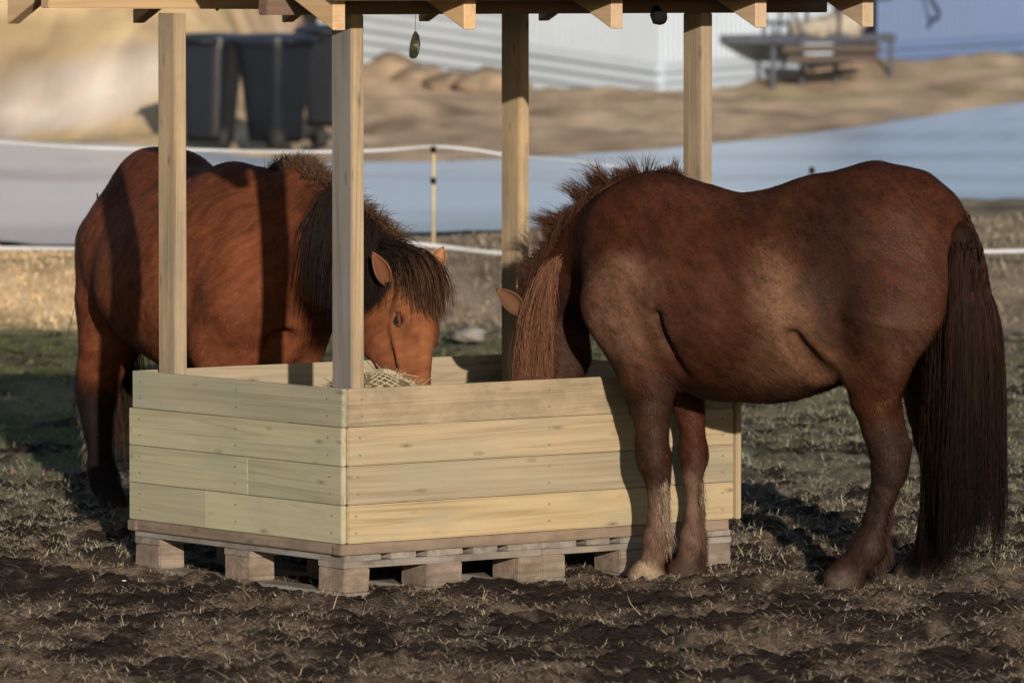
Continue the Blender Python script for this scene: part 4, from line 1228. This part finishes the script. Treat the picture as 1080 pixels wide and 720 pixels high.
# wheelie bins
def wheelie_bin(loc, rz, label, hgt=1.07):
    e = empty('wheelie_bin', loc, label, 'wheelie bin', 'black bins beyond the road')
    bpy.context.view_layer.update()
    T0 = Matrix.Translation(Vector(loc)) @ Matrix.Rotation(rz, 4, 'Z')
    # body: tapered, open rim collar
    bm = bmesh.new()
    rings = [(.06, .17, .20), (.10, .175, .21), (.55, .215, .255), (.93, .25, .30), (.935, .27, .32), (.985, .27, .32), (.985, .245, .29)]
    vr = []
    for z, hx, hy in rings:
        ring = []
        for k in range(24):
            a = 2 * math.pi * (k + .5) / 24
            cx, sx = math.cos(a), math.sin(a)
            pw = lambda v: math.copysign(abs(v) ** .32, v)
            rib = 1 + (.012 if (k % 3 == 0 and z < .93) else 0)
            ring.append(bm.verts.new((hx * pw(cx) * rib, hy * pw(sx) * rib, z * hgt / 1.07)))
        vr.append(ring)
    for a, b in zip(vr[:-1], vr[1:]):
        for k in range(24): bm.faces.new((a[k], a[(k + 1) % 24], b[(k + 1) % 24], b[k]))
    bm.faces.new(vr[0][::-1])
    me = bpy.data.meshes.new('bin_body'); bm.to_mesh(me); bm.free()
    link('bin_body', me, M['bin'], e, T0)
    bm = bmesh.new()
    rings = [(.975, .275, .33), (1.0, .285, .345), (1.03, .275, .335), (1.055, .20, .25), (1.065, .08, .1)]
    vr = []
    for z, hx, hy in rings:
        ring = []
        for k in range(24):
            a = 2 * math.pi * (k + .5) / 24
            pw = lambda v: math.copysign(abs(v) ** .32, v)
            ring.append(bm.verts.new((hx * pw(math.cos(a)), hy * pw(math.sin(a)) - .02, z * hgt / 1.07)))
        vr.append(ring)
    for a, b in zip(vr[:-1], vr[1:]):
        for k in range(24): bm.faces.new((a[k], a[(k + 1) % 24], b[(k + 1) % 24], b[k]))
    bm.faces.new(vr[0][::-1]); bm.faces.new(vr[-1])
    me = bpy.data.meshes.new('bin_lid'); bm.to_mesh(me); bm.free()
    for p in me.polygons: p.use_smooth = True
    link('bin_lid', me, M['binlid'], e, T0)
    hm = tube_me('handle', [(-.22, .36, .98), (-.22, .43, .99), (0, .44, .995), (.22, .43, .99), (.22, .36, .98)], .016, 8)
    link('handle', hm, M['bin'], e, T0)
    link('axle', tube_me('axle', [(-.27, .30, .10), (.27, .30, .10)], .012, 8), M['black'], e, T0)
    for s in (-1, 1):
        wm = tube_me('wheel', [(s * .25, .30, .10), (s * .256, .30, .10), (s * .294, .30, .10), (s * .30, .30, .10)], .1, 20)
        link('wheel', wm, M['tyre'], e, T0)
for px, py, Y, rz, lab in ((222, 155, 58.9, 2.8, 'black wheelie bin partly behind the left roof post'),
                           (290, 156, 58.6, -2.35, 'black wheelie bin between the two left roof posts, in front of the others'),
                           (346, 139, 62.5, 2.9, 'black wheelie bin set furthest back, partly behind the front roof post')):
    p = W(px, py, Y); p[2] = min(p[2], zbase(Y) + .03) - .01 if abs(p[2] - zbase(Y)) < .25 else p[2]
    wheelie_bin(tuple(p), rz, lab)

# electric fence
def fence_line(Y): return Y
YF = 36.9
fence_posts = [(457, 154, 255), (856, 176, 258), (-60, 148, 262), (1190, 165, 262)]
flabels = ['thin yellow fence post carrying white tape, seen between the feeder posts',
           'thin fence post whose top shows above the back of the right horse', None, None]
for (px, y0, y1), lab in zip(fence_posts, flabels):
    top = W(px, y0, YF); zb = float(zground(np.array([top[0]]), np.array([YF]))[0])
    e = empty('fence_post', (top[0], YF, zb), lab or 'thin fence post carrying the white tape outside the view', 'fence post', 'posts of the tape fence') if lab else None
    if e is None: continue
    link('stake', tube_me('stake', [(top[0], YF, zb - .1), (top[0] + .003, YF, top[2])], .011, 8), M['fencepost'], e)
    for z_ in (top[2] - .02, top[2] - .2):
        link('insulator', tube_me('insulator', [(top[0], YF - .02, z_ - .018), (top[0], YF - .02, z_ + .018)], .016, 8), M['black'], e)
def tape(name, pts, w, label, name_thin=False):
    n = len(pts)
    P = [Vector(W(px, py, Y)) for px, py, Y in pts]
    # smooth catmull
    Q = []
    for i in range(n - 1):
        p0, p1, p2, p3 = P[max(i - 1, 0)], P[i], P[i + 1], P[min(i + 2, n - 1)]
        for k in range(10):
            t = k / 10
            Q.append(.5 * ((2 * p1) + (p2 - p0) * t + (2 * p0 - 5 * p1 + 4 * p2 - p3) * t * t + (3 * p1 - p0 - 3 * p2 + p3) * t ** 3))
    Q.append(P[-1])
    V = []; Fq = []
    for i, q in enumerate(Q):
        tw = .35 * math.sin(i * .21 + 1)
        up = Vector((0, math.sin(tw), math.cos(tw))) * w / 2 * (1 if q.x / q.y < 0.0 else (.45 if q.x / q.y < .02 else .3) if name_thin else 1); d = Vector((0, .0012, 0))
        V += [q - up - d, q + up - d, q + up + d, q - up + d]
    for i in range(len(Q) - 1):
        a = i * 4; b = a + 4
        for k in range(4): Fq.append((a + k, a + (k + 1) % 4, b + (k + 1) % 4, b + k))
    me = bpy.data.meshes.new(name); me.from_pydata([tuple(v) for v in V], [], Fq)
    tag(link(name, me, M['tape']), label, 'fence tape')
tape('fence_tape', [(-500, 142, YF), (-60, 148, YF), (60, 154, YF), (130, 157, YF), (210, 158, YF), (280, 160, YF), (350, 160, YF), (410, 158, YF), (457, 154.5, YF), (500, 158, YF), (540, 164, YF), (600, 169, YF), (660, 178, YF), (720, 190, YF), (790, 203, YF), (856, 204, YF)], .015,
     'upper white electric fence tape running level past the bins and sagging behind the left horse', True)
tape('fence_tape', [(-500, 270, YF - .1), (-60, 262, YF - .1), (150, 262, YF - .1), (400, 257, YF - .1), (457, 259, YF - .1), (520, 266, YF - .1), (585, 269, YF - .1), (700, 270, YF - .1), (900, 268, YF - .1), (1050, 265, YF - .1), (1190, 262, YF - .1)], .020,
     'lower white electric fence tape near the ground along the edge of the road')

# ---------------- house
house = empty('house', tuple(W(697, 100, 72)), 'pale house in ribbed siding beyond the road, with a bluer right wing', 'house')
KY = 72.0; LY, RY = 76.5, 79.0
def wall_panel(px0, Y0, y0, px1, Y1, y1, ztop, mat, name='wall', pitch=.105):
    """ribbed wall between two foot points; y0,y1 are where its lower edge runs"""
    a = W(px0, y0, Y0); b = W(px1, y1, Y1)
    L = math.hypot(b[0] - a[0], b[1] - a[1]); d = (b - a)[:2] / L; nrm = np.array([d[1], -d[0]])
    if nrm[1] > 0: nrm = -nrm
    s = 0; prof = []
    while s < L:
        for ds, o in ((0, 0), (.30, 0), (.42, .022), (.80, .022), (.92, 0)):
            if s + ds * pitch <= L: prof.append((s + ds * pitch, o))
        s += pitch
    prof.append((L, 0))
    V = []; Fq = []
    for q, o in prof:
        p = a[:2] + d * q + nrm * o; zb = a[2] + (b[2] - a[2]) * q / L
        V += [(p[0], p[1], zb), (p[0], p[1], ztop)]
    for i in range(len(prof) - 1): Fq.append((2 * i, 2 * i + 2, 2 * i + 3, 2 * i + 1))
    me = bpy.data.meshes.new(name); me.from_pydata(V, [], Fq)
    return link(name, me, mat, house)
def lap(px0, Y0, ya0, yb0, px1, Y1, ya1, yb1, mat, name='skirting_board'):
    """one lap board: upper edge ya, lower edge yb at both ends, lower edge stands proud"""
    a0, b0, a1, b1 = W(px0, ya0, Y0), W(px0, yb0, Y0), W(px1, ya1, Y1), W(px1, yb1, Y1)
    d = (a1 - a0)[:2]; d = d / np.linalg.norm(d); n_ = np.array([d[1], -d[0]])
    if n_[1] > 0: n_ = -n_
    n3 = np.array([n_[0], n_[1], 0])
    V = [a0 + n3 * .03, a1 + n3 * .03, b1 + n3 * .085, b0 + n3 * .085, a0, a1, b1, b0]
    me = bpy.data.meshes.new(name); me.from_pydata([tuple(v) for v in V], [], [(0, 3, 2, 1), (4, 5, 6, 7), (3, 7, 6, 2), (0, 1, 5, 4), (0, 4, 7, 3), (1, 2, 6, 5)])
    return link(name, me, mat, house)
ZTOP = 4.2
xl = 340
sl = lambda y, x: y - (697 - x) * .146
wall_panel(697, KY, 66, xl, LY, sl(66, xl), ZTOP, M['siding'])
for i in range(5 + 3):
    ya, yb = 66 + i * 12.5, 66 + i * 12.5 + 10.6
    lap(697, KY, ya, yb, xl, LY, sl(ya, xl), sl(yb, xl), M['siding'])
for i in range(4):   # lap boards also above on the far left part of the wall
    ya = 66 - (i + 1) * 12.5
    lap(560, KY + (LY - KY) * (137 / 357), sl(ya, 560), sl(ya + 10.6, 560), xl, LY, sl(ya, xl), sl(ya + 10.6, xl), M['siding'])
# right face, near part pale, far wing blue
wall_panel(697, KY, 66, 845, KY + 2.6, 55, ZTOP, M['siding'])
for i in range(6):
    ya = 66 + i * 11
    lap(697, KY, ya, ya + 10.7, 845, KY + 2.6, ya - 11, ya - .3, M['siding'])
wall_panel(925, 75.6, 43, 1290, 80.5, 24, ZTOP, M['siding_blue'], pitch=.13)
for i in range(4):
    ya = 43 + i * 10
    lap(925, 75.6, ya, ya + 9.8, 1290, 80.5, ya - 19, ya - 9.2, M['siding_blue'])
wall_panel(845, KY + 5.8, 60, 925, KY + 6.6, 56, ZTOP, M['siding'], 'porch_wall')
wall_panel(845, KY + 2.6, 60, 847, KY + 5.8, 60, ZTOP, M['siding'], 'porch_wall')
wall_panel(924, KY + 6.6, 60, 925, KY + 3.6, 60, ZTOP, M['siding_blue'], 'porch_wall')
# roof and back so that it is a closed building
A_, B_, C_ = W(xl, 0, LY), W(697, 0, KY), W(1290, 0, 80.5)
D_ = A_ + (C_ - B_); 
rv = [(p[0], p[1], ZTOP) for p in (A_, B_, C_, D_)]
cen = np.mean(np.array(rv), 0)
rv2 = [tuple(cen + (np.array(p) - cen) * 1.06 + np.array([0, 0, -.05])) for p in rv]
m1_ = (np.array(rv2[0]) + np.array(rv2[1])) / 2 + np.array([0, 0, 1.6]); m2_ = (np.array(rv2[2]) + np.array(rv2[3])) / 2 + np.array([0, 0, 1.6])
me = bpy.data.meshes.new('roof'); me.from_pydata([*rv2, tuple(m1_), tuple(m2_)], [], [(0, 5, 4), (0, 3, 5), (1, 4, 5, 2), (0, 4, 1), (2, 5, 3), (0, 1, 2, 3)][1:])
link('roof', me, M['roof'], house)
me = bpy.data.meshes.new('back_wall')
lo_ = .6
me.from_pydata([(A_[0], A_[1], lo_), (D_[0], D_[1], lo_), (C_[0], C_[1], lo_), (A_[0], A_[1], ZTOP), (D_[0], D_[1], ZTOP), (C_[0], C_[1], ZTOP)], [], [(0, 1, 4, 3), (1, 2, 5, 4)])
link('back_wall', me, M['siding'], house)
link('cable', tube_me('cable', [W(978, -40, 75.9), W(980, -10, 75.9), W(984, 4, 75.85), W(990, 12, 75.85), W(989, 19, 75.85), W(984, 22, 75.9)], .022, 6), M['black'], house)
link('cable', tube_me('cable', [W(893, -20, 74.8), W(899, 0, 74.8), W(904, 18, 74.8), W(902, 28, 74.8), W(895, 33, 74.8)], .02, 6), M['black'], house)

# porch with steps in front of the recess
porch = empty('porch', tuple(W(870, 70, 73.2)), 'grey raised porch deck on posts with clutter, before the house recess', 'porch')
def slab(px0, y0, Y0, px1, y1, Y1, dep, th, mat, name):
    a = Vector(W(px0, y0, Y0)); b = Vector(W(px1, y1, Y1))
    d = (b - a); d.z = 0; d.normalize(); n_ = Vector((-d.y, d.x, 0))
    if n_.y < 0: n_ = -n_
    return beam(name, a + n_ * dep / 2, b + n_ * dep / 2, n_, dep, th, mat, porch, .01)
slab(813, 42, 72.6, 945, 40, 74.6, 1.7, .10, M['deck'], 'deck')
for px, Y in ((816, 72.7), (846, 73.0), (882, 73.6), (940, 74.5)):
    a = W(px, 43, Y); link('leg', tube_me('leg', [(a[0], a[1] + .1, a[2]), (a[0], a[1] + .1, .6)], .03, 8), M['deck'], porch)
for i in range(2):
    slab(848 + i * 6, 52 + i * 11, 72.4 - i * .3, 930 - i * 4, 51 + i * 10, 73.6 - i * .3, .3, .08, M['deckwood'], 'step')
for px, Y in ((822, 72.8), (850, 73.2), (885, 73.7)):
    a = W(px, 40, Y); link('rail_post', tube_me('rail_post', [(a[0], a[1] + .1, a[2]), (a[0] + .05, a[1] + .1, a[2] + .95)], .022, 8), M['deck'], porch)
a = W(822, 5, 72.9); b = W(940, -2, 74.3)
link('hand_rail', tube_me('hand_rail', [a, b], .025, 8), M['deck'], porch)
link('brace', tube_me('brace', [W(833, 0, 72.9), W(846, 38, 72.9)], .02, 8), M['deck'], porch)
# pale sacks lying on the deck
def rock(name, c, rx, ry, rz_, mat, label, cat, group=None, seed=0, parent=None):
    b = bmesh.new(); bmesh.ops.create_icosphere(b, subdivisions=3, radius=1)
    rr = random.Random(seed)
    ph = [rr.uniform(0, 6) for _ in range(6)]
    for v in b.verts:
        n_ = 1 + .07 * math.sin(v.co.x * 13 + ph[4]) * math.sin(v.co.z * 11 + ph[5]) + .16 * math.sin(v.co.x * 3 + ph[0]) * math.cos(v.co.y * 2.6 + ph[1]) + .1 * math.sin(v.co.z * 5 + ph[2] + v.co.x * 4) + .06 * math.sin(v.co.y * 8 + ph[3])
        v.co = Vector((v.co.x * rx * n_, v.co.y * ry * n_, v.co.z * rz_ * n_))
    me = bpy.data.meshes.new(name); b.to_mesh(me); b.free()
    for p in me.polygons: p.use_smooth = True
    return tag(link(name, me, mat, parent, Matrix.Translation(Vector(c))), label, cat, group)
M['sack'] = plain('pale_sack', (.30, .27, .23), .8)
rock('sack', W(852, 31, 73.4), .22, .2, .13, M['sack'], 'pale sack lying on the left end of the porch deck', 'sack', 'sacks on the porch', 3)
rock('sack', W(886, 28, 74.0), .32, .2, .16, M['sack'], 'larger pale sack on the middle of the porch deck, under the dark cable loop', 'sack', 'sacks on the porch', 4)
# earth and stones along the wall foot
for i, (px, py, Y, rx, rz_, lab) in enumerate(((408, 80, 74.0, .40, .24, 'leftmost earth mound at the foot of the pale house wall, beside the front post'),
        (440, 85, 73.8, .34, .18, 'second earth mound from the left against the pale wall'),
        (480, 91, 73.2, .36, .17, 'reddish earth mound under the middle of the left house wall'),
        (518, 90, 72.8, .38, .2, 'earth mound just left of the rear feeder post, below the wall'))):
    p = W(px, py, Y); rock('earth_mound', p, rx, .4, rz_, M['dirtrock'], lab, 'mound', 'earth mounds along the wall foot', 10 + i)
p = G(352, 60, 60, 110)
rock('boulder', (p[0], p[1], p[2] + .1), .8, .6, .5, M['rock'], 'grey rocky lump beyond the bins, left of the front post', 'boulder', None, 31)
rock('boulder', W(494, 353, 33.8), .10, .1, .04, M['rock'], 'pale flat stone lying in the green grass beyond the feeder', 'stone', None, 32)
for i, (px, py, Y, s_, lab) in enumerate(((505, 696, 18.35, .007, 'tiny white scrap on the mud at the bottom centre'), (206, 654, 19.45, .006, 'tiny white scrap on the mud in front of the left pallet'), (131, 612, 20.4, .004, 'tiny white scrap on the mud left of the pallet'))):
    x_ = W(px, py, Y)
    rock('scrap', (x_[0], x_[1], x_[2] + .0), s_ * 1.6, s_, s_ * .6, M['white'], lab, 'scrap', 'white scraps on the mud', 40 + i)
x_ = W(1001, 613, 20.75)
rock('carrot_piece', x_, .018, .012, .009, M['orange'], 'small orange piece lying on the ground below the long dark tail', 'carrot piece', None, 50)
